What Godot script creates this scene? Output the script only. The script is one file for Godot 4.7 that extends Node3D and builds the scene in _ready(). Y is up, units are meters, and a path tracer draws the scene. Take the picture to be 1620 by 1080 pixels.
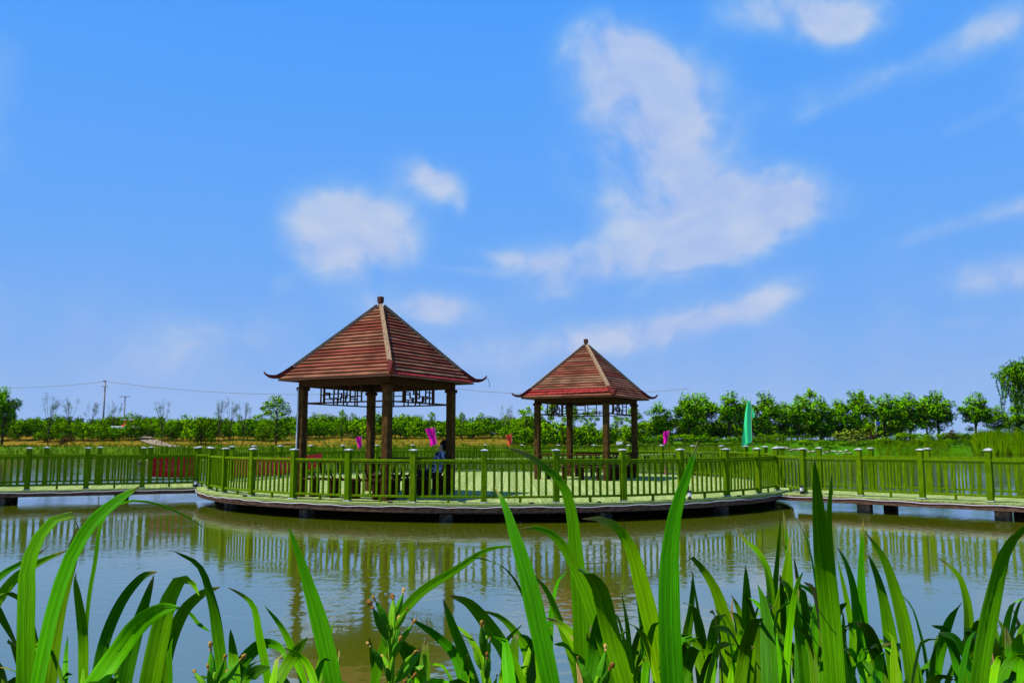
extends Node3D
# A round boardwalk deck with two timber pavilions on a pond, seen over iris leaves on the bank.
# y = 0 is the water; the camera stands on the near bank and looks towards -Z.

const FOCAL := 1300.0              # pixels of the 1620 x 1080 photograph
const EYE := 1.75                  # camera height over the water
const DECK := 0.40                 # deck top over the water
const CENTRE := Vector3(-0.48, DECK, -26.58)
const RAIL_R := 8.69
const EDGE_R := 8.96
const POST_H := 1.15

var rng := RandomNumberGenerator.new()
var M := {}
var T := {}
var taken := {}
var cam: Camera3D
var boxes := {}

# ---------------------------------------------------------------- helpers
func numbered(called: String) -> String:
	var n: int = taken.get(called, 0)
	taken[called] = n + 1
	return called if n == 0 else "%s_%03d" % [called, n]

func tag(o: Node, label: String, category: String, group := "", kind := "") -> void:
	if label: o.set_meta("label", label)
	if category: o.set_meta("category", category)
	if group: o.set_meta("group", group)
	if kind: o.set_meta("kind", kind)

func thing(called: String, at: Vector3, label: String, category: String, group := "", turn := 0.0) -> Node3D:
	var o := Node3D.new()
	o.name = numbered(called)
	add_child(o)
	o.position = at
	o.rotation.y = turn
	tag(o, label, category, group)
	return o

func part(called: String, mesh: Mesh, m: Material, parent: Node, xf := Transform3D.IDENTITY) -> MeshInstance3D:
	var o := MeshInstance3D.new()
	o.name = called
	o.mesh = mesh
	o.material_override = m
	o.transform = xf
	parent.add_child(o, true)
	return o

func solo(called: String, mesh: Mesh, m: Material, at: Vector3, label: String, category: String, group := "", kind := "") -> MeshInstance3D:
	var o := MeshInstance3D.new()
	o.name = numbered(called)
	o.mesh = mesh
	o.material_override = m
	add_child(o)
	o.position = at
	tag(o, label, category, group, kind)
	return o

func structure(called: String, mesh: Mesh, m: Material, at := Vector3.ZERO) -> MeshInstance3D:
	return solo(called, mesh, m, at, "", "", "", "structure")

func srgb(r: float, g: float, b: float) -> Color:
	return Color(r, g, b).linear_to_srgb()

func mat(r: float, g: float, b: float, rough := 0.8, tex := "", scale := Vector3.ONE, spec := 0.15) -> StandardMaterial3D:
	var m := StandardMaterial3D.new()
	m.albedo_color = srgb(r, g, b)
	m.roughness = rough
	m.metallic_specular = spec
	if tex:
		m.albedo_texture = T[tex]
		m.uv1_triplanar = true
		m.uv1_world_triplanar = true
		m.uv1_scale = scale
	return m

func grain_texture(seed_: int, size: int, freq: float, low: float, high: float, octaves := 4, tint_a := Color.WHITE, tint_b := Color.WHITE) -> ImageTexture:
	var n := FastNoiseLite.new()
	n.seed = seed_
	n.frequency = freq
	n.fractal_octaves = octaves
	var im := n.get_seamless_image(size, size)
	var out := Image.create(size, size, false, Image.FORMAT_RGB8)
	for y in size:
		for x in size:
			var v := im.get_pixel(x, y).r
			var k: float = lerpf(low, high, smoothstep(0.2, 0.8, v))
			var c := tint_a.lerp(tint_b, v)
			out.set_pixel(x, y, Color(k * c.r, k * c.g, k * c.b))
	return ImageTexture.create_from_image(out)

# a box with chamfered edges, its centre at the origin
func cbox(s: Vector3, b := 0.008) -> ArrayMesh:
	var key := "%s %s" % [s, b]
	if boxes.has(key): return boxes[key]
	var st := SurfaceTool.new()
	st.begin(Mesh.PRIMITIVE_TRIANGLES)
	add_cbox(st, Transform3D.IDENTITY, s, b)
	st.generate_normals()
	boxes[key] = st.commit()
	return boxes[key]

func tri(st: SurfaceTool, a: Vector3, b: Vector3, c: Vector3, out: Vector3) -> void:
	# front faces run clockwise; "out" tells which side is outside
	if (b - a).cross(c - a).dot(out) > 0.0:
		st.add_vertex(a); st.add_vertex(c); st.add_vertex(b)
	else:
		st.add_vertex(a); st.add_vertex(b); st.add_vertex(c)

func quad(st: SurfaceTool, a: Vector3, b: Vector3, c: Vector3, d: Vector3, out: Vector3) -> void:
	tri(st, a, b, c, out)
	tri(st, a, c, d, out)

func add_cbox(st: SurfaceTool, xf: Transform3D, s: Vector3, b: float) -> void:
	st.set_smooth_group(-1)
	var h := s * 0.5
	b = minf(b, minf(h.x, minf(h.y, h.z)) * 0.6)
	var P := func(sx: float, sy: float, sz: float, axis: int) -> Vector3:
		var v := Vector3(sx * (h.x - b), sy * (h.y - b), sz * (h.z - b))
		v[axis] += b * [sx, sy, sz][axis]
		return xf * v
	for sg in [-1.0, 1.0]:
		quad(st, P.call(sg, -1, -1, 0), P.call(sg, 1, -1, 0), P.call(sg, 1, 1, 0), P.call(sg, -1, 1, 0), xf.basis * Vector3(sg, 0, 0))
		quad(st, P.call(-1, sg, -1, 1), P.call(1, sg, -1, 1), P.call(1, sg, 1, 1), P.call(-1, sg, 1, 1), xf.basis * Vector3(0, sg, 0))
		quad(st, P.call(-1, -1, sg, 2), P.call(1, -1, sg, 2), P.call(1, 1, sg, 2), P.call(-1, 1, sg, 2), xf.basis * Vector3(0, 0, sg))
		for sh in [-1.0, 1.0]:
			quad(st, P.call(sg, sh, -1, 0), P.call(sg, sh, 1, 0), P.call(sg, sh, 1, 1), P.call(sg, sh, -1, 1), xf.basis * Vector3(sg, sh, 0))
			quad(st, P.call(sg, -1, sh, 0), P.call(sg, 1, sh, 0), P.call(sg, 1, sh, 2), P.call(sg, -1, sh, 2), xf.basis * Vector3(sg, 0, sh))
			quad(st, P.call(-1, sg, sh, 1), P.call(1, sg, sh, 1), P.call(1, sg, sh, 2), P.call(-1, sg, sh, 2), xf.basis * Vector3(0, sg, sh))
			for si in [-1.0, 1.0]:
				tri(st, P.call(sg, sh, si, 0), P.call(sg, sh, si, 1), P.call(sg, sh, si, 2), xf.basis * Vector3(sg, sh, si))

# where a beam of unit length along x has to be put to run from a to b
func along(a: Vector3, b: Vector3, up := Vector3.UP) -> Transform3D:
	var x := (b - a).normalized()
	var z := x.cross(up).normalized()
	return Transform3D(Basis(x, z.cross(x), z), (a + b) * 0.5)

func beam(called: String, a: Vector3, b: Vector3, h: float, w: float, m: Material, parent: Node, up := Vector3.UP, bevel := 0.006) -> MeshInstance3D:
	var l := snappedf(a.distance_to(b), 0.001)
	return part(called, cbox(Vector3(l, h, w), bevel), m, parent, along(a, b, up))

func tube(st: SurfaceTool, pts: PackedVector3Array, radii: Array, sides := 6) -> void:
	st.set_smooth_group(0)
	var rings: Array = []
	for i in pts.size():
		var d := (pts[mini(i + 1, pts.size() - 1)] - pts[maxi(i - 1, 0)]).normalized()
		var u := d.cross(Vector3(0.31, 0.2, 0.93) if absf(d.z) < 0.9 else Vector3.UP).normalized()
		var v := d.cross(u)
		var ring := PackedVector3Array()
		var r: float = radii[i] if i < radii.size() else radii[-1]
		for k in sides:
			var a := TAU * k / sides
			ring.append(pts[i] + (u * cos(a) + v * sin(a)) * r)
		rings.append(ring)
	for i in pts.size() - 1:
		for k in sides:
			var k2 := (k + 1) % sides
			quad(st, rings[i][k], rings[i][k2], rings[i + 1][k2], rings[i + 1][k], rings[i][k] + rings[i][k2] - pts[i] * 2.0)
	for e in [0, pts.size() - 1]:
		var o: Vector3 = pts[e] - pts[1 if e == 0 else e - 1]
		for k in range(1, sides - 1):
			tri(st, rings[e][0], rings[e][k], rings[e][k + 1], o)

func tube_mesh(pts: PackedVector3Array, radii: Array, sides := 6) -> ArrayMesh:
	var st := SurfaceTool.new()
	st.begin(Mesh.PRIMITIVE_TRIANGLES)
	tube(st, pts, radii, sides)
	st.generate_normals()
	return st.commit()

func lathe_mesh(profile: Array, sides := 16) -> ArrayMesh:
	# profile: [radius, height] from bottom to top
	var st := SurfaceTool.new()
	st.begin(Mesh.PRIMITIVE_TRIANGLES)
	st.set_smooth_group(-1)
	for i in profile.size() - 1:
		for k in sides:
			var a := TAU * k / sides
			var b := TAU * (k + 1) / sides
			var p := func(j: int, t: float) -> Vector3: return Vector3(cos(t) * profile[j][0], profile[j][1], sin(t) * profile[j][0])
			var out: Vector3 = Vector3(cos((a + b) / 2), 0, sin((a + b) / 2)) * (profile[i + 1][1] - profile[i][1] + 0.0001) + Vector3.UP * (profile[i][0] - profile[i + 1][0])
			quad(st, p.call(i, a), p.call(i, b), p.call(i + 1, b), p.call(i + 1, a), out)
	st.generate_normals()
	return st.commit()

# the photograph's pixel seen at a distance of "depth" metres straight ahead
func seen(px: float, py: float, depth: float) -> Vector3:
	var d := cam.basis * Vector3((px - 810.0) / FOCAL, (540.0 - py) / FOCAL, -1.0)
	return cam.position + d * (depth / -d.z)

func across(px: float, depth: float) -> float:
	return seen(px, 690.0, depth).x

# ---------------------------------------------------------------- camera, sky, sun
func setup_view() -> void:
	cam = Camera3D.new()
	cam.name = "camera"
	cam.fov = rad_to_deg(2.0 * atan(540.0 / FOCAL))
	cam.near = 0.05
	cam.far = 30000.0
	cam.position = Vector3(0, EYE, 0)
	cam.rotation = Vector3(atan(155.5 / FOCAL), 0, 0)
	add_child(cam)
	cam.current = true

	var sun := DirectionalLight3D.new()
	sun.name = "sun"
	sun.light_energy = 1.5
	sun.light_color = Color(1.0, 0.965, 0.89)
	sun.light_angular_distance = 0.53
	sun.shadow_enabled = true
	add_child(sun)
	var el := deg_to_rad(61.0)
	var to_sun := Vector3(-cos(el) * cos(deg_to_rad(12)), sin(el), cos(el) * sin(deg_to_rad(12)))
	sun.look_at_from_position(to_sun * 50.0, Vector3.ZERO, Vector3.UP)

	var env := Environment.new()
	env.background_mode = Environment.BG_SKY
	var sky := Sky.new()
	var pano := PanoramaSkyMaterial.new()
	pano.panorama = ImageTexture.create_from_image(sky_image())
	sky.sky_material = pano
	env.sky = sky
	env.background_energy_multiplier = 0.645
	env.tonemap_mode = Environment.TONE_MAPPER_LINEAR
	env.tonemap_exposure = 1.55
	env.fog_enabled = true
	env.fog_density = 0.00003
	env.fog_light_color = Color(0.72, 0.80, 0.93)
	env.sdfgi_enabled = true
	env.ssao_enabled = true
	env.ssil_enabled = true
	var we := WorldEnvironment.new()
	we.name = "environment"
	we.environment = env
	add_child(we)

var cloud_list: Array = []
var fbm_a := FastNoiseLite.new()
var fbm_b := FastNoiseLite.new()
var fbm_c := FastNoiseLite.new()

func sky_colour(az: float, el: float, fine: bool) -> Color:
	var s := sin(el)
	# clear air: deep blue above, paler towards the horizon
	var t := clampf(s / 0.60, 0.0, 1.0)
	var c := Color(0.620, 0.745, 0.905).lerp(Color(0.245, 0.600, 1.0), pow(t, 0.58)).lerp(Color(0.38, 0.655, 1.0), 0.40 * exp(-pow((t - 0.42) / 0.30, 2.0)))
	if s > 0.6: c = c.lerp(Color(0.22, 0.50, 0.95), (s - 0.6) / 0.4)
	# clouds
	var dir := Vector3(sin(az) * cos(el), s, -cos(az) * cos(el))
	var q := dir * 1000.0
	var p := q + Vector3(fbm_b.get_noise_3dv(q), fbm_b.get_noise_3dv(q + Vector3(517, 31, 77)), fbm_b.get_noise_3dv(q + Vector3(91, 913, 7))) * 55.0
	var n := fbm_a.get_noise_3dv(p)
	var env := 0.0
	if fine:
		var ce := cos(el)
		for k in cloud_list:
			var dx: float = wrapf(az - k[0], -PI, PI) * ce
			var dy: float = el - k[1]
			if absf(dx) > k[6] or absf(dy) > k[6]: continue
			# warp the place so that no outline is a plain ellipse
			var u: float = (dx * k[4] + dy * k[5]) / k[2]
			var v: float = (dy * k[4] - dx * k[5]) / k[3]
			env += k[7] * exp(-(u * u + v * v) * 1.1)
	var a := 0.0
	var lit := 0.0
	if env > 0.01:
		a = 0.92 * smoothstep(0.02, 1.30, env * (1.10 + 1.0 * n) + 0.10 * n * minf(env * 4.0, 1.0))
		var wisp := fbm_c.get_noise_3d(p.x, p.y * 2.0, p.z)
		a = clampf(a + 0.22 * wisp * (1.0 - absf(2.0 * a - 1.0)) + 0.05 * wisp * a, 0.0, 1.0)
		lit = wisp
	# the same kind of broken cloud goes on all round, outside the framed patch of sky
	var off := clampf((absf(wrapf(az, -PI, PI)) - 0.55) / 0.12, 0.0, 1.0)
	off = maxf(off, clampf((el - 0.62) / 0.10, 0.0, 1.0))
	if off > 0.0:
		var big := fbm_b.get_noise_3d(q.x * 0.8, q.y * 1.5, q.z * 0.8)
		a = maxf(a, off * 0.85 * smoothstep(0.12, 0.55, big * 1.5 + n * 0.6))
	# thin veil low down
	var veil := 0.50 * exp(-pow((el - 0.02) / 0.15, 2.0)) * (0.75 + 0.9 * n)
	c = c.lerp(Color(0.665, 0.745, 0.925), clampf(veil, 0.0, 0.6))
	var cc := Color(0.700, 0.760, 0.925).lerp(Color(0.800, 0.835, 0.915), clampf(n * 0.9 + lit * 0.4 + 0.5, 0.0, 1.0))
	return c.lerp(cc, a * 0.93)

func sky_image() -> Image:
	fbm_a.seed = 11; fbm_a.frequency = 0.0075; fbm_a.fractal_octaves = 6; fbm_a.fractal_gain = 0.55
	fbm_b.seed = 23; fbm_b.frequency = 0.0040; fbm_b.fractal_octaves = 4
	fbm_c.seed = 37; fbm_c.frequency = 0.015; fbm_c.fractal_octaves = 5; fbm_c.fractal_gain = 0.5
	# clouds of the photograph: x, y, half width, half height, tilt in degrees, strength
	var seen_clouds := [
		[985, 55, 58, 42, 0, .75], [1005, 125, 78, 58, 15, .95], [1012, 200, 92, 48, 0, 1.05], [1095, 195, 55, 60, 30, .6], [918, 95, 52, 42, 0, .30], [1068, 112, 60, 28, 10, .5],
		[1040, 262, 100, 42, 20, .72], [955, 300, 70, 28, 10, .28], [1135, 335, 118, 55, 0, 1.0], [1225, 318, 80, 36, 5, .95], [1085, 402, 88, 42, -25, .75], [1020, 350, 62, 55, 0, .40], [1160, 370, 90, 40, -25, .55],
		[890, 425, 84, 34, 5, .95], [955, 410, 50, 34, 0, .55], [818, 412, 52, 12, 10, .5], [742, 428, 52, 8, 5, .32], [878, 462, 40, 20, 0, .4],
		[548, 358, 74, 54, 0, 1.0], [604, 372, 56, 46, 0, .8], [530, 412, 72, 34, 0, .5], [498, 360, 50, 50, 0, .38],
		[672, 272, 50, 24, 12, .85], [704, 292, 24, 30, 35, .6], [730, 325, 11, 20, 0, .45],
		[655, 485, 84, 26, 3, .72], [702, 492, 36, 22, 0, .45], [315, 525, 90, 34, 0, .34], [440, 450, 22, 15, 0, .38], [300, 575, 110, 34, 0, .26], [620, 545, 120, 22, 0, .22],
		[1005, 522, 120, 28, -5, .62], [1112, 508, 95, 22, -8, .62], [1195, 478, 74, 20, -15, .8], [935, 548, 100, 24, 0, .42], [765, 572, 90, 22, 0, .36],
		[1290, 22, 70, 34, 20, .85], [1322, 42, 40, 24, 10, .6], [1195, 12, 66, 42, 0, .42], [1425, 6, 90, 28, 0, .4], [1605, 42, 56, 50, 0, .6], [1450, 95, 170, 13, -20, .42], [1565, 58, 90, 17, -20, .45],
		[1545, 190, 60, 11, -15, .38], [1560, 342, 115, 13, -12, .62], [1605, 330, 60, 18, -12, .42], [1592, 430, 70, 26, -5, 1.1], [1510, 512, 44, 12, 0, .34], [1340, 130, 130, 26, -10, .26]]
	for k in seen_clouds:
		var d := (cam.basis * Vector3((k[0] - 810.0) / FOCAL, (540.0 - k[1]) / FOCAL, -1.0)).normalized()
		if k[5] < 0.7 and k[1] > 480: k[5] *= 1.25
		if k[1] < 350 and k[0] > 1400: k[5] *= 0.72
		var c: float = cos(deg_to_rad(-k[4]))
		var s: float = sin(deg_to_rad(-k[4]))
		var rx: float = k[2] / FOCAL * 1.12
		var ry: float = k[3] / FOCAL * 1.12
		cloud_list.append([atan2(d.x, -d.z), asin(d.y), rx, ry, c, s, maxf(rx, ry) * 2.4, k[5]])
	var w := 4096
	var h := 2048
	var small := Image.create(512, 256, false, Image.FORMAT_RGB8)
	for y in 256:
		for x in 512:
			var el := (0.5 - (y + 0.5) / 256.0) * PI
			var az := (x + 0.5) / 512.0 * TAU
			small.set_pixel(x, y, sky_colour(az, maxf(el, 0.0), false) if y < 134 else Color(0.42, 0.47, 0.40))
	small.resize(w, h, Image.INTERPOLATE_CUBIC)
	var half := int(0.66 / TAU * w)
	for y in range(int(h * (0.5 - 0.70 / PI)), h / 2 + 4):
		var el := (0.5 - (y + 0.5) / h) * PI
		for k in range(-half, half):
			var az := (k + 0.5) / w * TAU
			small.set_pixel((k + w) % w, y, sky_colour(az, maxf(el, 0.0), true))
	return small

# ---------------------------------------------------------------- materials
func setup_materials() -> void:
	T.wood = grain_texture(3, 256, 0.03, 0.62, 1.0, 5)
	T.blotch = grain_texture(5, 256, 0.012, 0.70, 1.0, 5)
	T.deck = grain_texture(8, 256, 0.02, 0.78, 1.0, 5, Color(1, 0.97, 0.88), Color(0.96, 1.0, 0.97))
	T.soil = grain_texture(9, 256, 0.03, 0.45, 1.0, 5)
	T.concrete = grain_texture(13, 256, 0.02, 0.55, 1.0, 5)
	T.paint = grain_texture(17, 256, 0.02, 0.80, 1.0, 5)
	M.rail = [mat(0.104, 0.200, 0.002, 0.8, "paint", Vector3(3.1, 0.7, 3.1), 0.06), mat(0.094, 0.187, 0.002, 0.8, "paint", Vector3(3.7, 0.6, 3.7), 0.06), mat(0.114, 0.210, 0.003, 0.8, "paint", Vector3(2.7, 0.8, 2.7), 0.06)]
	M.cap = mat(0.52, 0.55, 0.60, 0.45, "blotch", Vector3(2, 2, 2))
	M.deck = [mat(0.290, 0.375, 0.130, 0.85, "deck", Vector3(2.6, 2.6, 0.35)), mat(0.245, 0.325, 0.108, 0.85, "deck", Vector3(2.9, 2.9, 0.3)), mat(0.315, 0.395, 0.150, 0.85, "deck", Vector3(2.2, 2.2, 0.4))]
	M.fascia = mat(0.125, 0.072, 0.050, 0.85, "wood", Vector3(0.7, 3, 0.7))
	M.pile = mat(0.19, 0.15, 0.115, 0.85, "concrete", Vector3(1.3, 1.3, 1.3))
	M.pier = mat(0.20, 0.19, 0.165, 0.9, "concrete", Vector3(1.1, 1.1, 1.1))
	M.rope = mat(0.62, 0.60, 0.68, 0.4)
	M.timber = mat(0.105, 0.056, 0.017, 0.85, "wood", Vector3(3.4, 0.5, 3.4), 0.1)
	M.dark_timber = mat(0.075, 0.036, 0.013, 0.85, "wood", Vector3(2.4, 2.4, 2.4), 0.1)
	M.roof = [mat(0.255, 0.112, 0.066, 0.85, "wood", Vector3(0.14, 2, 0.14), 0.1), mat(0.235, 0.088, 0.052, 0.85, "wood", Vector3(0.16, 2, 0.16), 0.1), mat(0.215, 0.058, 0.038, 0.8, "wood", Vector3(0.12, 2, 0.12), 0.1), mat(0.255, 0.135, 0.082, 0.85, "wood", Vector3(0.15, 2, 0.15), 0.1)]
	M.roof_red = mat(0.32, 0.035, 0.030, 0.6, "wood", Vector3(0.7, 2, 0.7))
	M.horn = mat(0.150, 0.028, 0.022, 0.55, "wood", Vector3(2, 2, 2))
	M.hip = mat(0.40, 0.27, 0.165, 0.75, "wood", Vector3(2, 2, 2))
	M.finial = mat(0.12, 0.045, 0.035, 0.6, "wood", Vector3(3, 3, 3))
	M.conduit = mat(0.62, 0.64, 0.66, 0.35)
	M.black = mat(0.015, 0.015, 0.017, 0.5)
	M.lamp_glass = mat(0.62, 0.62, 0.70, 0.25)
	M.bark = mat(0.105, 0.072, 0.045, 0.9, "soil", Vector3(0.8, 0.8, 0.8))
	M.pale_bark = mat(0.34, 0.30, 0.24, 0.9, "soil", Vector3(0.8, 0.8, 0.8))
	M.stone = mat(0.46, 0.43, 0.38, 0.85, "concrete", Vector3(0.4, 0.4, 0.4))
	M.metal = mat(0.28, 0.27, 0.28, 0.5)
	M.white = mat(0.74, 0.74, 0.74, 0.5)
	M.horn_red = mat(0.34, 0.020, 0.012, 0.6)
	M.red = mat(0.55, 0.020, 0.016, 0.6)

	# leaves: colour comes with the mesh
	M.foliage = StandardMaterial3D.new()
	M.foliage.vertex_color_use_as_albedo = true
	M.foliage.roughness = 0.6
	M.foliage.specular_mode = BaseMaterial3D.SPECULAR_DISABLED
	M.foliage.cull_mode = BaseMaterial3D.CULL_DISABLED
	M.foliage.backlight = Color(0.85, 1.0, 0.10)
	M.blade = StandardMaterial3D.new()
	M.blade.vertex_color_use_as_albedo = true
	M.blade.albedo_texture = blade_texture()
	M.blade.roughness = 0.5
	M.blade.metallic_specular = 0.12
	M.blade.cull_mode = BaseMaterial3D.CULL_DISABLED
	M.blade.backlight = Color(0.78, 1.0, 0.10)
	M.vertex = StandardMaterial3D.new()
	M.vertex.vertex_color_use_as_albedo = true
	M.vertex.roughness = 0.95
	M.vertex.metallic_specular = 0.1

	# murky pond water with small wind ripples
	var n := FastNoiseLite.new()
	n.seed = 71
	n.frequency = 0.040
	n.fractal_octaves = 3
	n.fractal_gain = 0.45
	var fine := n.get_seamless_image(1024, 1024)
	var slow := FastNoiseLite.new()
	slow.seed = 72
	slow.frequency = 0.006
	slow.fractal_octaves = 3
	var patch := slow.get_seamless_image(1024, 1024)
	var im := Image.create(1024, 1024, false, Image.FORMAT_RGBA8)
	for y in 1024:
		for x in 1024:
			var k := 0.5 + (fine.get_pixel(x, y).r - 0.5) * lerpf(0.22, 1.0, smoothstep(0.35, 0.70, patch.get_pixel(x, y).r))
			im.set_pixel(x, y, Color(k, k, k))
	im.bump_map_to_normal_map(2.6)
	var water := StandardMaterial3D.new()
	water.albedo_color = srgb(0.064, 0.082, 0.002)
	water.roughness = 0.04
	water.metallic_specular = 1.0
	water.refraction_enabled = true
	water.refraction_scale = 0.13
	water.clearcoat_enabled = true
	water.clearcoat = 0.4
	water.clearcoat_roughness = 0.09
	water.normal_enabled = true
	water.normal_texture = ImageTexture.create_from_image(im)
	water.normal_scale = 0.15
	water.uv1_scale = Vector3(1, 1, 1)
	M.water = water

func blade_texture() -> ImageTexture:
	# parallel veins along the blade (u across, v along) and a fine blotch
	var im := Image.create(64, 256, false, Image.FORMAT_RGB8)
	var n := FastNoiseLite.new()
	n.seed = 4
	n.frequency = 0.05
	var r := RandomNumberGenerator.new()
	r.seed = 5
	var vein := PackedFloat32Array()
	for x in 64: vein.append(r.randf_range(0.70, 1.0) * (0.88 if x % 5 == 0 else 1.0))
	for y in 256:
		for x in 64:
			var k := vein[x] * (0.94 + 0.10 * n.get_noise_2d(x * 2.0, y * 0.5))
			im.set_pixel(x, y, Color(k, k, k))
	# small brown feeding marks
	for q in 26:
		var cx := r.randi() % 64
		var cy := r.randi() % 256
		for e in r.randi_range(2, 7): im.set_pixel(cx, (cy + e) % 256, Color(0.9, 0.55, 0.6))
	return ImageTexture.create_from_image(im)

# ---------------------------------------------------------------- ground and water
var land := FastNoiseLite.new()

func shore(x: float) -> float:                 # distance of the far bank's waterline
	return 97.0 + 2.2 * land.get_noise_2d(x * 2.0, 10.0) + (4.0 if x < -20 else 0.0) * smoothstep(-20, -50, x)

func ground_y(x: float, z: float) -> float:
	var far := -z - shore(x)
	if far > -6.0:
		var right := smoothstep(6.0, 30.0, x)
		var l := -0.75 + 1.55 * smoothstep(-3.0, 5.0, far) + 2.0 * smoothstep(4.0, 42.0, far)
		var r := -0.75 + 1.70 * smoothstep(-2.5, 3.0, far) + 0.75 * smoothstep(3.0, 26.0, far)
		return lerpf(l, r, right) + 0.12 * land.get_noise_2d(x * 6.0, z * 6.0)
	if absf(x) > 118.0:
		return lerpf(-0.75, 1.0, smoothstep(118.0, 126.0, absf(x)))
	if z > -4.6:
		return lerpf(-0.75, 0.58, smoothstep(-4.6, -2.3, z)) + 0.04 * land.get_noise_2d(x * 40.0, z * 40.0)
	return -0.75

func ground_colour(x: float, z: float) -> Color:
	var far := -z - shore(x)
	var n := land.get_noise_2d(x * 9.0, z * 9.0)
	var n2 := land.get_noise_2d(x * 40.0 + 300.0, z * 40.0)
	var grass := Color(0.034, 0.092, 0.004).lerp(Color(0.066, 0.125, 0.007), clampf(0.5 + n + 0.5 * n2, 0, 1))
	grass = grass.lerp(Color(0.038, 0.140, 0.003), smoothstep(10.0, 30.0, x) * clampf(0.7 + n, 0, 1))
	var soil := Color(0.215, 0.118, 0.012).lerp(Color(0.150, 0.105, 0.012), clampf(0.5 + n + 0.7 * n2, 0, 1))
	if far > -6.0:
		var right := smoothstep(6.0, 22.0, x)
		var s := smoothstep(5.0, 9.0, far + 4.0 * n) * (1.0 - right) * clampf(0.95 + 1.8 * n2 + 0.8 * n, 0.0, 1.0)
		return grass.lerp(soil, s)
	if z > -4.6: return Color(0.10, 0.085, 0.04).lerp(grass, clampf(0.5 + n, 0, 1))
	return Color(0.07, 0.06, 0.03)

func steps(list: Array) -> PackedFloat32Array:
	var out := PackedFloat32Array()
	for s in list:
		var v: float = s[0]
		while v < s[1] - 0.001:
			out.append(v)
			v += s[2]
	out.append(list[-1][1])
	return out

func build_ground() -> void:
	land.seed = 77
	land.frequency = 0.02
	var xs := steps([[-4000, -1000, 1000], [-1000, -200, 200], [-200, -110, 10], [-110, 110, 2.2], [110, 200, 10], [200, 1000, 200], [1000, 4000, 1000]])
	var zs := steps([[-6000, -1000, 1000], [-1000, -300, 100], [-300, -160, 14], [-160, -90, 1.4], [-90, -8, 8], [-8, 2, 0.4], [2, 80, 13]])
	var V := PackedVector3Array()
	var C := PackedColorArray()
	var I := PackedInt32Array()
	for z in zs:
		for x in xs:
			V.append(Vector3(x, ground_y(x, z), z))
			C.append(ground_colour(x, z))
	var w := xs.size()
	for j in zs.size() - 1:
		for i in w - 1:
			var a := j * w + i
			I.append_array([a, a + 1, a + w, a + 1, a + w + 1, a + w])
	structure("ground", indexed(V, C, I), M.vertex)
	var st := SurfaceTool.new()
	st.begin(Mesh.PRIMITIVE_TRIANGLES)
	# one sheet of water; its texture repeats every 13 m
	for q in [[-150, 4], [-150, -112], [150, -112], [-150, 4], [150, -112], [150, 4]]:
		st.set_uv(Vector2(q[0], q[1]) / 13.0)
		st.set_normal(Vector3.UP)
		st.set_tangent(Plane(1, 0, 0, 1))
		st.add_vertex(Vector3(q[0], 0, q[1]))
	structure("water", st.commit(), M.water)
	# pale footpath climbing the far bank
	var path := SurfaceTool.new()
	path.begin(Mesh.PRIMITIVE_TRIANGLES)
	var line := [[284, 104.0], [272, 107.0], [258, 111.0], [245, 116.0], [232, 123.0], [222, 132.0]]
	for i in line.size() - 1:
		var c: Array = []
		for j in [i, i + 1]:
			var z: float = -line[j][1]
			var x := across(line[j][0], -z)
			for s in [-1.3, 1.3]: c.append(Vector3(x + s, ground_y(x + s, z) + 0.14, z))
		quad(path, c[0], c[1], c[3], c[2], Vector3.UP)
	path.generate_normals()
	structure("path", path.commit(), mat(0.42, 0.33, 0.24, 0.9, "soil", Vector3(0.3, 0.3, 0.3)))

func indexed(V: PackedVector3Array, C: PackedColorArray, I: PackedInt32Array, N := PackedVector3Array(), U := PackedVector2Array()) -> ArrayMesh:
	var arr: Array = []
	arr.resize(Mesh.ARRAY_MAX)
	arr[Mesh.ARRAY_VERTEX] = V
	if C.size(): arr[Mesh.ARRAY_COLOR] = C
	if U.size(): arr[Mesh.ARRAY_TEX_UV] = U
	arr[Mesh.ARRAY_INDEX] = I
	if N.is_empty():
		N.resize(V.size())
		for k in range(0, I.size(), 3):
			var n := (V[I[k + 2]] - V[I[k]]).cross(V[I[k + 1]] - V[I[k]])
			for e in 3: N[I[k + e]] += n
		for k in N.size(): N[k] = N[k].normalized()
	arr[Mesh.ARRAY_NORMAL] = N
	var m := ArrayMesh.new()
	m.add_surface_from_arrays(Mesh.PRIMITIVE_TRIANGLES, arr)
	return m

# ---------------------------------------------------------------- decks
func rim(deg: float, r: float, y := DECK) -> Vector3:
	var a := deg_to_rad(deg)
	return Vector3(CENTRE.x + r * sin(a), y, CENTRE.z + r * cos(a))

func ring_mesh(r0: float, r1: float, y0: float, y1: float, sides := 96) -> ArrayMesh:
	var st := SurfaceTool.new()
	st.begin(Mesh.PRIMITIVE_TRIANGLES)
	st.set_smooth_group(-1)
	for k in sides:
		var a := TAU * k / sides
		var b := TAU * (k + 1) / sides
		var p := func(r: float, y: float, t: float) -> Vector3: return Vector3(r * sin(t), y, r * cos(t))
		var o := Vector3(sin((a + b) / 2), 0, cos((a + b) / 2))
		quad(st, p.call(r1, y0, a), p.call(r1, y0, b), p.call(r1, y1, b), p.call(r1, y1, a), o)
		quad(st, p.call(r0, y0, a), p.call(r0, y0, b), p.call(r0, y1, b), p.call(r0, y1, a), -o)
		quad(st, p.call(r0, y1, a), p.call(r0, y1, b), p.call(r1, y1, b), p.call(r1, y1, a), Vector3.UP)
		quad(st, p.call(r0, y0, a), p.call(r0, y0, b), p.call(r1, y0, b), p.call(r1, y0, a), Vector3.DOWN)
	st.generate_normals()
	return st.commit()

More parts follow.
